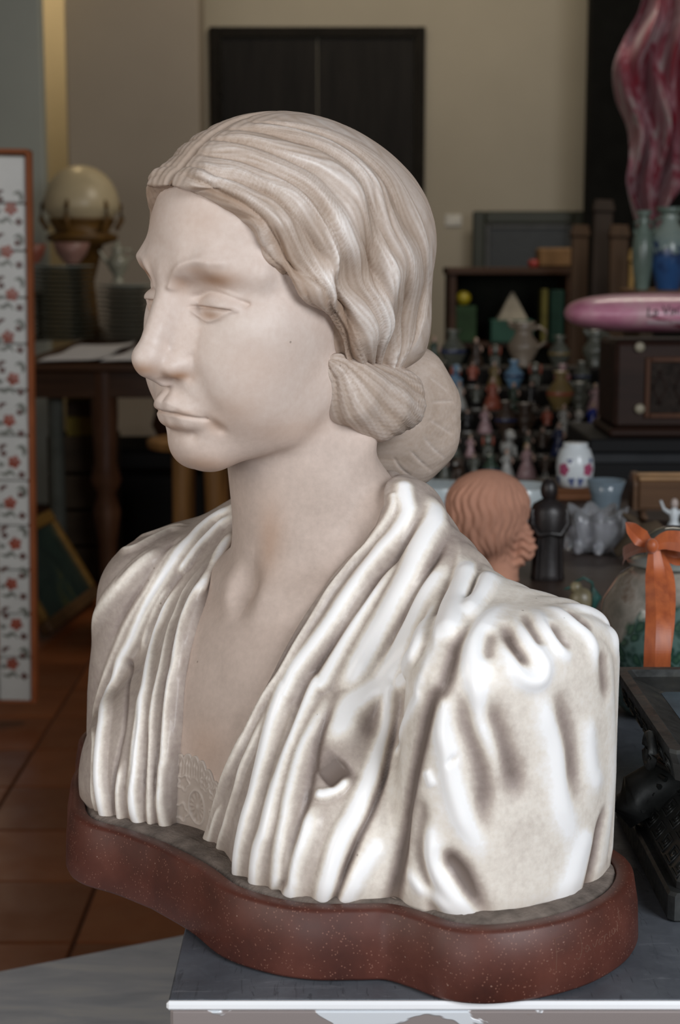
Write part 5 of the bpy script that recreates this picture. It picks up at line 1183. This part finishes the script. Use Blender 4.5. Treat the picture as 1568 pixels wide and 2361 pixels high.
def figure(u, k, h, body, kind, n):
    """One small porcelain piece h pixels tall on step k."""
    s = h * px(ND[k]); w = RNG.uniform(.9, 1.15); nm = CN[id(body)]
    where = '%s step of the display, %s from the left' % (ROWN[k], ORD[n])
    if kind == 'lady':
        e = empty('porcelain_lady', base_of(u, k), '%s gowned porcelain lady on the %s' % (nm, where), 'figurine', 'porcelain figures on the display steps', RNG.uniform(-.7, .7))
        MB().lathe([(.26 * w * s, 0), (.29 * w * s, .05 * s), (.2 * w * s, .3 * s), (.1 * s, .55 * s), (.13 * s, .70 * s), (.12 * s, .76 * s), (.04 * s, .81 * s)], 16).build('gown', body, e)
        MB().ball((0, 0, .89 * s), (.075 * s, .08 * s, .1 * s), 12, 8).build('head', C_FLESH, e)
        MB().ball((0, .025 * s, .92 * s), (.085 * s, .08 * s, .085 * s), 12, 8).build('hair', C_BROWN if n % 2 else C_OCHRE, e)
        for q in (-1, 1): MB().tube([(q * .12 * s, 0, .72 * s), (q * .2 * s, -.05 * s, .6 * s), (q * .13 * s, -.14 * s, .52 * s)], [.04 * s, .035 * s, .025 * s], 8).build('arm', body if q < 0 else C_FLESH, e)
    elif kind == 'man':
        e = empty('porcelain_gentleman', base_of(u, k), '%s coated porcelain gentleman on the %s' % (nm, where), 'figurine', 'porcelain figures on the display steps', RNG.uniform(-.7, .7))
        MB().lathe([(.17 * s, 0), (.18 * s, .04 * s), (.14 * s, .06 * s)], 14).build('base', C_WHITE, e)
        for q in (-1, 1): MB().tube([(q * .06 * s, 0, .05 * s), (q * .065 * s, 0, .28 * s), (q * .06 * s, .01 * s, .45 * s)], [.04 * s, .045 * s, .06 * s], 8).build('leg', C_WHITE if n % 2 else C_BLK, e)
        MB().lathe([(.16 * s, .30 * s), (.12 * s, .5 * s), (.14 * s, .70 * s), (.12 * s, .77 * s), (.04 * s, .81 * s)], 14, sy=.75).build('coat', body, e)
        MB().ball((0, 0, .88 * s), (.075 * s, .08 * s, .095 * s), 12, 8).build('head', C_FLESH, e); MB().lathe([(.12 * s, .93 * s), (.13 * s, .945 * s), (.07 * s, .95 * s), (.065 * s, 1.0 * s), (0, 1.01 * s)], 12).build('hat', C_BROWN, e)
        for q in (-1, 1): MB().tube([(q * .13 * s, 0, .74 * s), (q * .2 * s, -.02 * s, .58 * s), (q * .16 * s, -.1 * s, .46 * s)], [.045 * s, .04 * s, .03 * s], 8).build('arm', body, e)
    elif kind == 'jug':
        e = empty('porcelain_jug', base_of(u, k), '%s handled porcelain jug on the %s' % (nm, where), 'jug', 'porcelain jugs on the display steps', RNG.uniform(-.5, .5))
        MB().lathe([(.2 * s, 0), (.22 * s, .04 * s), (.18 * s, .08 * s), (.34 * s, .38 * s), (.33 * s, .5 * s), (.2 * s, .68 * s), (.19 * s, .8 * s), (.27 * s, .97 * s), (.25 * s, .98 * s), (.16 * s, .8 * s), (0, .7 * s)], 20).build('body', body, e)
        MB().tube([(.32 * s, 0, .42 * s), (.5 * s, 0, .55 * s), (.5 * s, 0, .78 * s), (.34 * s, 0, .88 * s), (.2 * s, 0, .82 * s)], .035 * s, 8).build('handle', body, e)
        MB().tube([(-.2 * s, 0, .86 * s), (-.3 * s, 0, .95 * s), (-.36 * s, 0, 1.0 * s)], [.09 * s, .07 * s, .03 * s], 8).build('spout', body, e)
    elif kind == 'vase':
        e = empty('porcelain_vase', base_of(u, k), '%s small porcelain vase on the %s' % (nm, where), 'vase', 'porcelain vases on the display steps', RNG.uniform(-3, 3))
        MB().lathe([(.22 * s, 0), (.2 * s, .06 * s), (.36 * s, .35 * s), (.36 * s, .5 * s), (.14 * s, .78 * s), (.13 * s, .88 * s), (.22 * s, 1.0 * s), (.2 * s, 1.0 * s), (.1 * s, .85 * s), (0, .8 * s)], 20).build('body', body, e)
        MB().lathe([(.365 * s, .38 * s), (.372 * s, .42 * s), (.365 * s, .47 * s)], 20).build('band', C_CORAL if n % 3 == 0 else C_NAVY if n % 3 == 1 else C_OCHRE, e)
    elif kind == 'dog':
        e = empty('porcelain_spaniel', base_of(u, k), '%s seated porcelain spaniel on the %s' % (nm, where), 'figurine', 'porcelain dogs on the display steps', RNG.uniform(-.8, .8))
        M = MB(); M.ball((0, .05 * s, .3 * s), (.24 * s, .3 * s, .32 * s)); M.build('body', body, e)
        MB().ball((0, -.1 * s, .74 * s), (.19 * s, .2 * s, .2 * s)).build('head', body, e); MB().ball((0, -.28 * s, .7 * s), (.09 * s, .12 * s, .08 * s), 10, 8).build('muzzle', C_WHITE, e)
        for q in (-1, 1):
            MB().ball((q * .2 * s, -.06 * s, .66 * s), (.06 * s, .1 * s, .2 * s), 10, 8).build('ear', C_CORAL if n % 2 else C_BROWN, e); MB().tube([(q * .12 * s, -.22 * s, .36 * s), (q * .12 * s, -.27 * s, .02 * s)], [.08 * s, .07 * s], 8).build('leg', body, e)
    return e
CROWD = [
 [(985, 66, C_WHITE, 'vase'), (1024, 60, C_GREY, 'lady'), (1056, 54, C_BROWN, 'dog'), (1092, 62, C_GREY, 'man'), (1130, 56, C_GREEN, 'vase'), (1168, 70, C_WHITE, 'lady'), (1214, 84, C_PINK, 'lady'), (1256, 58, C_BROWN, 'man'), (1392, 50, C_BLK, 'dog')],
 [(1000, 60, C_GREEN, 'vase'), (1046, 62, C_GREY, 'lady'), (1084, 50, C_PINK, 'lady'), (1124, 56, C_GREY, 'dog'), (1172, 66, C_WHITE, 'dog'), (1218, 60, C_GREY, 'lady'), (1252, 70, C_BROWN, 'man'), (1290, 78, C_NAVY, 'lady'), (1330, 58, C_GREY, 'man'), (1372, 60, C_OCHRE, 'vase')],
 [(996, 56, C_GREEN, 'lady'), (1036, 62, C_GREY, 'jug'), (1078, 56, C_BLK, 'man'), (1118, 64, C_PINK, 'lady'), (1166, 74, C_BROWN, 'vase'), (1212, 70, C_BROWN, 'jug'), (1262, 62, C_CORAL, 'man'), (1300, 66, C_WHITE, 'lady'), (1332, 56, C_WHITE, 'dog'), (1367, 70, C_BLUE, 'lady'), (1402, 62, C_GREY, 'lady')],
 [(1010, 60, C_GREY, 'vase'), (1058, 66, C_WHITE, 'lady'), (1098, 60, C_GREY, 'man'), (1136, 74, C_CORAL, 'lady'), (1184, 62, C_GREEN, 'lady'), (1226, 66, C_BLK, 'man'), (1292, 88, C_OCHRE, 'vase'), (1336, 64, C_GREY, 'jug'), (1372, 60, C_PINK, 'lady'), (1402, 64, C_WHITE, 'man')],
 [(1004, 66, C_GREY, 'jug'), (1048, 56, C_SKY, 'dog'), (1090, 60, C_CORAL, 'man'), (1140, 58, C_OCHRE, 'lady'), (1184, 62, C_SKY, 'vase'), (1236, 60, C_GREY, 'dog'), (1296, 52, C_PINK, 'vase'), (1342, 58, C_GREY, 'vase'), (1396, 62, C_SKY, 'lady')],
 [(1000, 70, C_GREEN, 'lady'), (1044, 84, C_GREY, 'vase'), (1098, 66, C_BROWN, 'lady'), (1142, 54, C_GREY, 'dog'), (1206, 104, C_CREAM, 'jug'), (1290, 70, C_GREY, 'vase'), (1372, 84, C_GREY, 'jug')]]
for k, row in enumerate(CROWD):
    for n, (u, h, m, kind) in enumerate(row): figure(u, k, h, m, kind, n)

# ---------------------------------------------------------------- black cabinet with the wooden wireless, pink boat and vases
D = 3.30
zt = at(1480, 1012, D).z; x0 = at(1366, 1012, D).x; x1 = x0 + .95
M_BLKL = plain('black_lacquer', (.006, .0062, .007), .6, 0, .2, 6)
cab = empty('black_cabinet', ((x0 + x1) / 2 , D + .3, 0), 'black lacquered cabinet with arched panels carrying the brown wireless set', 'cabinet'); w = (x1 - x0) / 2
cz = zt; lo_ = TT + .001
cy_ = D + .17
cab.location.y = cy_; E_ = .30 - .17 + .004
MB().box((-w, -.16, 0), (w, .165, cz - .03), .004).build('carcass', M_BLKL, cab)
MB().box((-w - .006, -.17, cz - .03), (w + .006, .168, cz), .004).build('top', M_BLKL, cab)
MB().box((-w, -.168, cz - .052), (w, -.159, cz - .031), .003).build('moulding', plain('grey_worn_edge', (.025, .027, .03), .6), cab)
for k in range(4):
    xc = -w + .13 + k * .23; pts = [(xc + .09 * math.cos(a), -.1602, cz - .20 + .09 * math.sin(a)) for a in np.linspace(math.pi, 0, 14)]
    MB().tube([(xc - .09, -.1602, .3)] + pts + [(xc + .09, -.1602, .3)], .008, 8).build('arch_moulding', M_BLKL, cab)
# wireless
Dw = 3.34
zb = cz; x0 = at(1418, 900, Dw).x; zt = at(1480, 788, Dw).z; W = .46; hgt = zt - zb
M_RW = wood('wireless_walnut', (.014, .006, .004), (.032, .014, .009), .55, 0); M_RWL = wood('wireless_trim', (.065, .025, .012), (.10, .042, .02), .5, 2)
wr = empty('wireless_set', (x0 + W / 2, Dw + .11, zb), 'old walnut wireless set with cream corner knobs on the black cabinet', 'radio')
MB().box((-W / 2, -.11, .018), (W / 2, .11, hgt), .008).build('case', M_RW, wr); MB().box((-W / 2 - .012, -.122, 0), (W / 2 + .012, .11, .018), .006).build('plinth', M_RW, wr)
gx0, gx1 = -W / 2 + .062, -W / 2 + .30; gz0, gz1 = hgt * .2, hgt * .84
for lo, hi in (((gx0, -.118, gz0), (gx0 + .01, -.109, gz1)), ((gx1 - .01, -.118, gz0), (gx1, -.109, gz1)), ((gx0 + .0105, -.118, gz1 - .01), (gx1 - .0105, -.109, gz1)), ((gx0 + .0105, -.118, gz0), (gx1 - .0105, -.109, gz0 + .01))): MB().box(lo, hi, .002).build('grille_frame', M_RWL, wr)
MB().box((gx0 + .01, -.1135, gz0 + .01), (gx1 - .01, -.109, gz1 - .01)).build('grille_cloth', plain('grille_cloth', (.022, .016, .013), .8, 0, .5, 90, .4), wr)
M = MB()
for k in range(5):
    a0 = gx0 + .03 + k * .045; M.tube([(a0 + .014 * math.cos(a) * math.cos(2 * a), -.1145, (gz0 + gz1) / 2 + .035 * math.sin(a)) for a in np.linspace(0, 2 * math.pi, 26)], .0016, 5)
M.build('carved_scrolls', M_RW, wr)['kind'] = 'stuff'
M_CRK = plain('cream_bakelite', (.30, .27, .20), .35, 0, .15, 30)
for (u, v) in ((1474, 800), (1474, 942)):
    p = at(u, v, Dw); MB().lathe([(.0, -.001), (.009, 0), (.0105, .004), (.0105, .009), (.008, .012), (0, .0125)], 18, M=Matrix.Translation((p.x - wr.location.x, -.109, p.z - zb)) @ Matrix.Rotation(math.pi / 2, 4, 'X')).build('knob', M_CRK, wr)
for (X, Z) in ((.12, .03), (.12, hgt - .025)): MB().lathe([(.0, -.001), (.009, 0), (.0105, .004), (.0105, .009), (.008, .012), (0, .0125)], 18, M=Matrix.Translation((X, -.109, Z)) @ Matrix.Rotation(math.pi / 2, 4, 'X')).build('knob', M_CRK, wr)
# pink boat shaped cushion
Db = 3.30
zb = zb + hgt; cz_ = at(1500, 726, Db).z; xl = at(1318, 730, Db).x; Lb = .52; hb = 46 * px(Db) * 1.03
pb = empty('pink_boat', (xl + Lb / 2, Db + .10, zb), 'glossy pink boat shaped tin with black lettering lying on the wireless set', 'tin boat')
def pink():
    t = NT('pink_enamel_tin'); co = t.coord(); n = t.noise(co, 14, 4, .6, .5)
    t.set(Base_Color=t.ramp(n, [(.3, (.42, .13, .22)), (.5, (.58, .25, .35)), (.68, (.58, .36, .40)), (.8, (.35, .09, .10))]), Roughness=.35, Coat_Weight=.3); return t.m
cz_ = max(cz_ - zb, hb + .001)
rs = []
for i in range(41):
    t = .5 - .5 * math.cos(math.pi * i / 40); x = -Lb / 2 + Lb * t; k = max(1 - abs(2 * t - 1) ** 4, .003) ** .42
    tilt = .07 * (x + Lb / 2) / Lb * 0
    rs.append([(x, .10 * k * math.cos(a), cz_ + tilt + hb * k * (math.sin(a) if math.sin(a) > 0 else .95 * math.sin(a))) for a in [2 * math.pi * j / 36 for j in range(36)]])
MB().rings(rs, True, True, True).build('hull', pink(), pb)
def band(name, lo, hi, mat):
    M = MB(); vs = []
    N = 30
    for i in range(N + 1):
        t = .30 + .68 * i / N; x = -Lb / 2 + Lb * t; k = max(1 - abs(2 * t - 1) ** 4, .003) ** .42
        for sgn in np.linspace(lo, hi, 5):
            b = sgn * min(1, i / 9 + .05) if lo < -.5 else sgn
            a = math.pi * 1.5 + (-math.pi / 2) * (1 + b)      # front side, b = -1 bottom .. 0 waist .. 1 top
            vs.append((x, (.10 * k + .0012) * math.cos(a), cz_ + (hb * k + .0012) * (math.sin(a) if math.sin(a) > 0 else .95 * math.sin(a))))
    M.add(vs, [(i * 5 + j, (i + 1) * 5 + j, (i + 1) * 5 + j + 1, i * 5 + j + 1) for i in range(N) for j in range(4)], True)
    M.build(name, mat, pb)
band('white_stripe', -.32, -.18, plain('pale_pink_stripe', (.55, .42, .46), .3)); band('crimson_stripe', -.62, -.36, plain('crimson_stripe', (.22, .02, .05), .35))
fc = bpy.data.curves.new('lettering', 'FONT'); fc.body = 'La Vac'; fc.size = .028; fc.shear = .12; fc.space_character = .95
fo = bpy.data.objects.new('tmp_text', fc); COL.objects.link(fo); bpy.context.view_layer.update()
tm = bpy.data.meshes.new_from_object(fo.evaluated_get(bpy.context.evaluated_depsgraph_get())); bpy.data.objects.remove(fo)
import bmesh
bm_ = bmesh.new(); bm_.from_mesh(tm)
for _ in range(4):
    lg = [e_ for e_ in bm_.edges if e_.calc_length() > .003]
    if lg: bmesh.ops.subdivide_edges(bm_, edges=lg, cuts=1)
bmesh.ops.triangulate(bm_, faces=bm_.faces[:]); bm_.to_mesh(tm); bm_.free()
tv = np.zeros(len(tm.vertices) * 3, np.float32); tm.vertices.foreach_get('co', tv); tv = tv.reshape(-1, 3)
ox = at(1490, 722, Db).x - pb.location.x; oz = at(1490, 731, Db).z - zb - cz_
out = []
for x, y, _ in tv:
    X = ox + x; Z = oz + y + x * .10; t = (X + Lb / 2) / Lb; k = max(1 - abs(2 * t - 1) ** 4, .003) ** .42
    out.append((X, -(.10 * k) * math.sqrt(max(1 - (Z / (hb * k)) ** 2, .01)) - .0016, cz_ + Z))
tm.vertices.foreach_set('co', np.array(out, np.float32).ravel()); tm.name = 'lettering'; link('lettering', tm, plain('black_lettering', (.015, .012, .014), .5), pb)
# shelf behind with blue and white vases
Ds = 4.55
zs = at(1520, 668, Ds).z; xs = at(1462, 668, Ds).x
sh = empty('side_shelf', (xs + .3, Ds + .08, 0), 'brown wooden side shelf behind the pink boat carrying two vases', 'shelf')
MB().box((-.30, -.14, zs - .025), (.4, .16, zs), .004).build('shelf_board', wood('shelf_brown', (.09, .045, .02), (.15, .08, .04), .5, 0), sh)
for X in (-.27, .37): MB().box((X - .02, -.12, 0), (X + .02, .14, zs - .025), .004).build('upright', M_CR, sh)
def cobalt():
    t = NT('blue_white_vase_glaze'); co = t.coord(); n = t.noise(co, 22, 4, .6, .8); sp = t.n('ShaderNodeSeparateXYZ'); t.l(co, sp.inputs[0])
    k = t.math('SUBTRACT', t.math('ADD', n, .55), t.math('MULTIPLY', sp.outputs[2], 5.2))
    t.set(Base_Color=t.ramp(k, [(.25, (.26, .32, .29)), (.42, (.20, .27, .27)), (.5, (.015, .03, .085)), (.75, (.03, .09, .24))]), Roughness=.2); return t.m
M_CB = cobalt(); M_CEL = plain('celadon_vase_glaze', (.14, .19, .16), .25, 0, .25, 14)
for (u, r, h, m, lab) in ((1540, 44, 185, M_CB, 'pale vase with a cobalt blue body on the side shelf, nearer the frame edge'), (1480, 25, 178, M_CEL, 'slim pale green vase on the side shelf beside the cobalt one')):
    e = empty('tall_vase', (at(u, 668, Ds).x, Ds, zs), lab, 'vase'); s = px(Ds)
    MB().lathe([(r * .6 * s, 0), (r * .62 * s, 6 * s), (r * .9 * s, h * .3 * s), (r * s, h * .5 * s), (r * .85 * s, h * .68 * s), (r * .42 * s, h * .82 * s), (r * .45 * s, h * .92 * s)], 28).build('body', m, e)
    MB().lathe([(r * .46 * s, h * .92 * s), (r * .8 * s, h * 1.0 * s), (r * .76 * s, h * 1.0 * s), (r * .4 * s, h * .9 * s), (0, h * .85 * s)], 28).build('lip', M_CEL, e)
    for q in (-1, 1): MB().tube([(q * r * .42 * s, 0, h * .88 * s), (q * r * .8 * s, 0, h * .84 * s), (q * r * .82 * s, 0, h * .74 * s), (q * r * .7 * s, 0, h * .70 * s)], 3.5 * s, 8).build('handle', M_CEL, e)
# leaning boards and gilt rails between the dark opening panel and the shelf
def board(u0, v0, u1, v1, w, D, mat, label, name='leaning_board', th=.03, cat='board'):
    a = at(u0, v0, D + .35); b = at(u1, v1, D); b.z = max(b.z, .0); L = (a - b).length; z = (a - b).normalized(); x = Vector((1, 0, 0)); x = (x - z * x.dot(z)).normalized(); y = z.cross(x)
    e = empty(name, (0, 0, 0), label, cat); e.matrix_world = Matrix(((x.x, y.x, z.x, b.x), (x.y, y.y, z.y, b.y), (x.z, y.z, z.z, b.z), (0, 0, 0, 1)))
    W = w * px(D); MB().box((-W / 2, -th / 2, 0), (W / 2, th / 2, L), .004).build('plank', mat, e); MB().box((-W / 2 - .004, -th / 2 - .006, L - .05), (W / 2 + .004, th / 2 + .006, L - .02), .003).build('batten', mat, e); return e
M_B1 = wood('brown_board', (.024, .012, .005), (.048, .025, .011), .6, 2); M_B2 = wood('dark_board', (.009, .005, .003), (.018, .010, .006), .6, 2)
board(1338, 520, 1318, 1360, 40, 6.2, M_B1, 'wide brown board leaning before the dark opening, leftmost of the three')
board(1392, 462, 1362, 1360, 46, 6.0, M_B2, 'dark brown board leaning before the dark opening behind the gilt rail')
board(1428, 520, 1412, 1360, 44, 5.8, M_B1, 'brown board leaning before the dark opening beside the vases')
board(1458, 575, 1428, 1400, 13, 5.6, plain('gilt_rail_paint', (.20, .125, .035), .4, .2, .2, 20), 'thin gilt picture rail leaning in front of the boards', 'gilt_rail', .02, 'rail')
# glass fronted case and big dark mirror frame at the back
Dc = 6.9
x0, x1 = at(1036, 700, Dc).x, at(1322, 700, Dc).x; zt = at(1180, 617, Dc).z; zm = at(1180, 790, Dc).z
dc = empty('display_case', ((x0 + x1) / 2, Dc + .15, 0), 'dark brown open display case against the back wall under the dark mirror', 'cabinet'); w = (x1 - x0) / 2
M_CASE = wood('case_brown_wood', (.025, .011, .005), (.05, .022, .010), .5, 0); M_DK = plain('case_dark_lining', (.010, .011, .007), .8)
for lo, hi in (((-w, -.15, 0), (-w + .03, .15, zt - .03)), ((w - .03, -.15, 0), (w, .15, zt - .03))): MB().box(lo, hi, .003).build('side', M_CASE, dc)
MB().box((-w - .01, -.16, zt - .03), (w + .01, .15, zt), .004).build('top', M_CASE, dc); MB().box((-w + .031, .13, 0), (w - .031, .148, zt - .031)).build('back', M_DK, dc)
for z in (zm, zm - .42, .08): MB().box((-w + .031, -.13, z - .02), (w - .031, .129, z), .003).build('shelf', M_CASE, dc)
shz = zm
def on_shelf(u): return Vector((at(u, 780, Dc + .05).x, Dc + .06, shz + .0005))
s = px(Dc + .06)
o = MB().ball((0, 0, 17 * s), (17 * s, 17 * s, 17 * s), 16, 12).build('yellow_ball', plain('yellow_enamel', (.30, .24, .01), .4)); o.location = on_shelf(1068); o.location.z = shz + .155; 
bxs = MB().box((-26 * s, -.05, 0), (26 * s, .05, .154), .003).build('green_box', plain('dark_green_card', (.02, .045, .02), .7)); bxs.location = on_shelf(1070); tag(bxs, 'dark green box in the display case with a yellow ball on top', 'box'); tag(o, 'bright yellow ball on a green box in the display case', 'ball')
o = MB().rings([[(-34 * s, -.05, 0), (34 * s, -.05, 0), (34 * s, .05, 0), (-34 * s, .05, 0)], [(-2 * s, -.004, 62 * s), (2 * s, -.004, 62 * s), (2 * s, .004, 62 * s), (-2 * s, .004, 62 * s)]], True, True, False).build('paper_pyramid', plain('grey_card', (.22, .20, .16), .8)); o.location = on_shelf(1180) + Vector((0, 0, .096)); tag(o, 'grey card pyramid on a teal box in the display case', 'pyramid')
o = MB().box((-48 * s, -.06, 0), (48 * s, .06, .095), .003).build('teal_box', plain('teal_card', (.025, .075, .055), .6)); o.location = on_shelf(1178); tag(o, 'teal green box under the card pyramid in the display case', 'box')
o = MB().box((-7 * s, -.05, 0), (7 * s, .05, 120 * s), .003).build('book', plain('olive_cloth', (.12, .11, .03), .7)); o.location = on_shelf(1252); tag(o, 'olive green book standing upright in the display case', 'book')
o = MB().box((-15 * s, -.06, 0), (15 * s, .06, 118 * s), .003).build('book', plain('bottle_green_cloth', (.012, .04, .03), .6)); o.location = on_shelf(1280); tag(o, 'wide bottle green book standing at the right end of the display case', 'book')
o = MB().box((-40 * s, -.07, 0), (40 * s, .07, 44 * s), .01).build('tan_box', plain('tan_leather', (.16, .09, .04), .6)); o.location = (at(1278, 600, Dc + .1).x, Dc + .1, zt + .0005); tag(o, 'tan leather box lying on top of the display case', 'box')
o = MB().lathe([(10 * s, 0), (13 * s, 4 * s), (13 * s, 13 * s), (8 * s, 18 * s), (0, 18 * s)], 16).build('red_tin', plain('red_tin_paint', (.22, .02, .015), .4)); o.location = (at(1228, 612, Dc + .1).x, Dc + .06, zt + .0005); tag(o, 'small red tin on top of the display case', 'tin')
Dm = 9.35
x0, x1 = at(1090, 500, Dm).x, at(1348, 500, Dm).x; zt = at(1200, 487, Dm).z; zb = 0.0
dm = empty('dark_mirror', ((x0 + x1) / 2, Dm, 0), 'tall dark green framed mirror standing against the beige wall behind the display case', 'mirror'); w = (x1 - x0) / 2
M_DGF = plain('dark_green_frame', (.022, .026, .014), .5, 0, .2, 6)
for lo, hi in (((-w, -.03, 0), (-w + .07, .03, zt)), ((w - .07, -.03, 0), (w, .03, zt)), ((-w + .071, -.03, zt - .07), (w - .071, .03, zt)), ((-w + .071, -.03, 0), (w - .071, .03, .07))): MB().box(lo, hi, .008).build('frame_rail', M_DGF, dm)
for lo, hi in (((-w + .071, -.018, .071), (-w + .10, .012, zt - .071)), ((w - .10, -.018, .071), (w - .071, .012, zt - .071)), ((-w + .101, -.018, zt - .10), (w - .101, .012, zt - .071))): MB().box(lo, hi, .004).build('slip', plain('grey_slip', (.05, .052, .052), .5), dm)
MB().box((-w + .10, -.006, .071), (w - .10, .004, zt - .10)).build('glass', plain('smoked_mirror_glass', (.022, .026, .028), .5, .1, .2), dm)
# red and white cloth hung from the ceiling
Df = 5.2
def cloth():
    t = NT('red_white_silk'); co = t.coord((1, 1, .55)); n = t.noise(co, 6.5, 4, .55, 2.4)
    t.set(Base_Color=t.ramp(n, [(.36, (.26, .012, .03)), (.46, (.22, .03, .05)), (.53, (.36, .15, .18)), (.62, (.38, .31, .30)), (.74, (.20, .015, .03))]), Roughness=.5, Sheen_Weight=.3); return t.m
top = at(1500, -60, Df); hc = empty('hanging_cloth', (at(1505, 0, Df).x, Df, 0), 'crumpled red and white silk cloth hanging high beside the dark opening', 'cloth')
L_ = [(-70, 1500, 1640), (20, 1478, 1640), (90, 1440, 1630), (150, 1418, 1620), (220, 1428, 1612), (290, 1452, 1606), (360, 1448, 1590), (420, 1436, 1575), (470, 1452, 1545), (520, 1470, 1520), (545, 1480, 1496)]
rs = []
for i, (v_, a, b) in enumerate(spline([(float(x), float(y), float(z)) for x, y, z in L_], 5)):
    pl_, pr_ = at(a, v_, Df), at(b, v_, Df); r = []
    for j in range(40):
        q = j / 39; x = pl_.x + (pr_.x - pl_.x) * q; y = .05 * math.sin(q * 15 + i * .12) + .03 * math.sin(q * 31 - i * .2) + .02 * math.sin(i * .35 + q * 4)
        r.append((x - hc.location.x, y, pl_.z))
    for j in range(39, -1, -1): r.append((r[j][0], r[j][1] + .006, r[j][2]))
    rs.append(r)
MB().rings(rs, True, True, True).build('silk', cloth(), hc)
MB().tube([(-.15, 0, rs[0][0][2] + .012), (.25, 0, rs[0][0][2] + .012)], .012, 10).build('hanging_rod', M_B1, hc)
for X in (-.1, .2): MB().tube([(X, 0, rs[0][0][2] + .02), (X, 0, 3.6)], .003, 6).build('cord', M_BLK, hc)
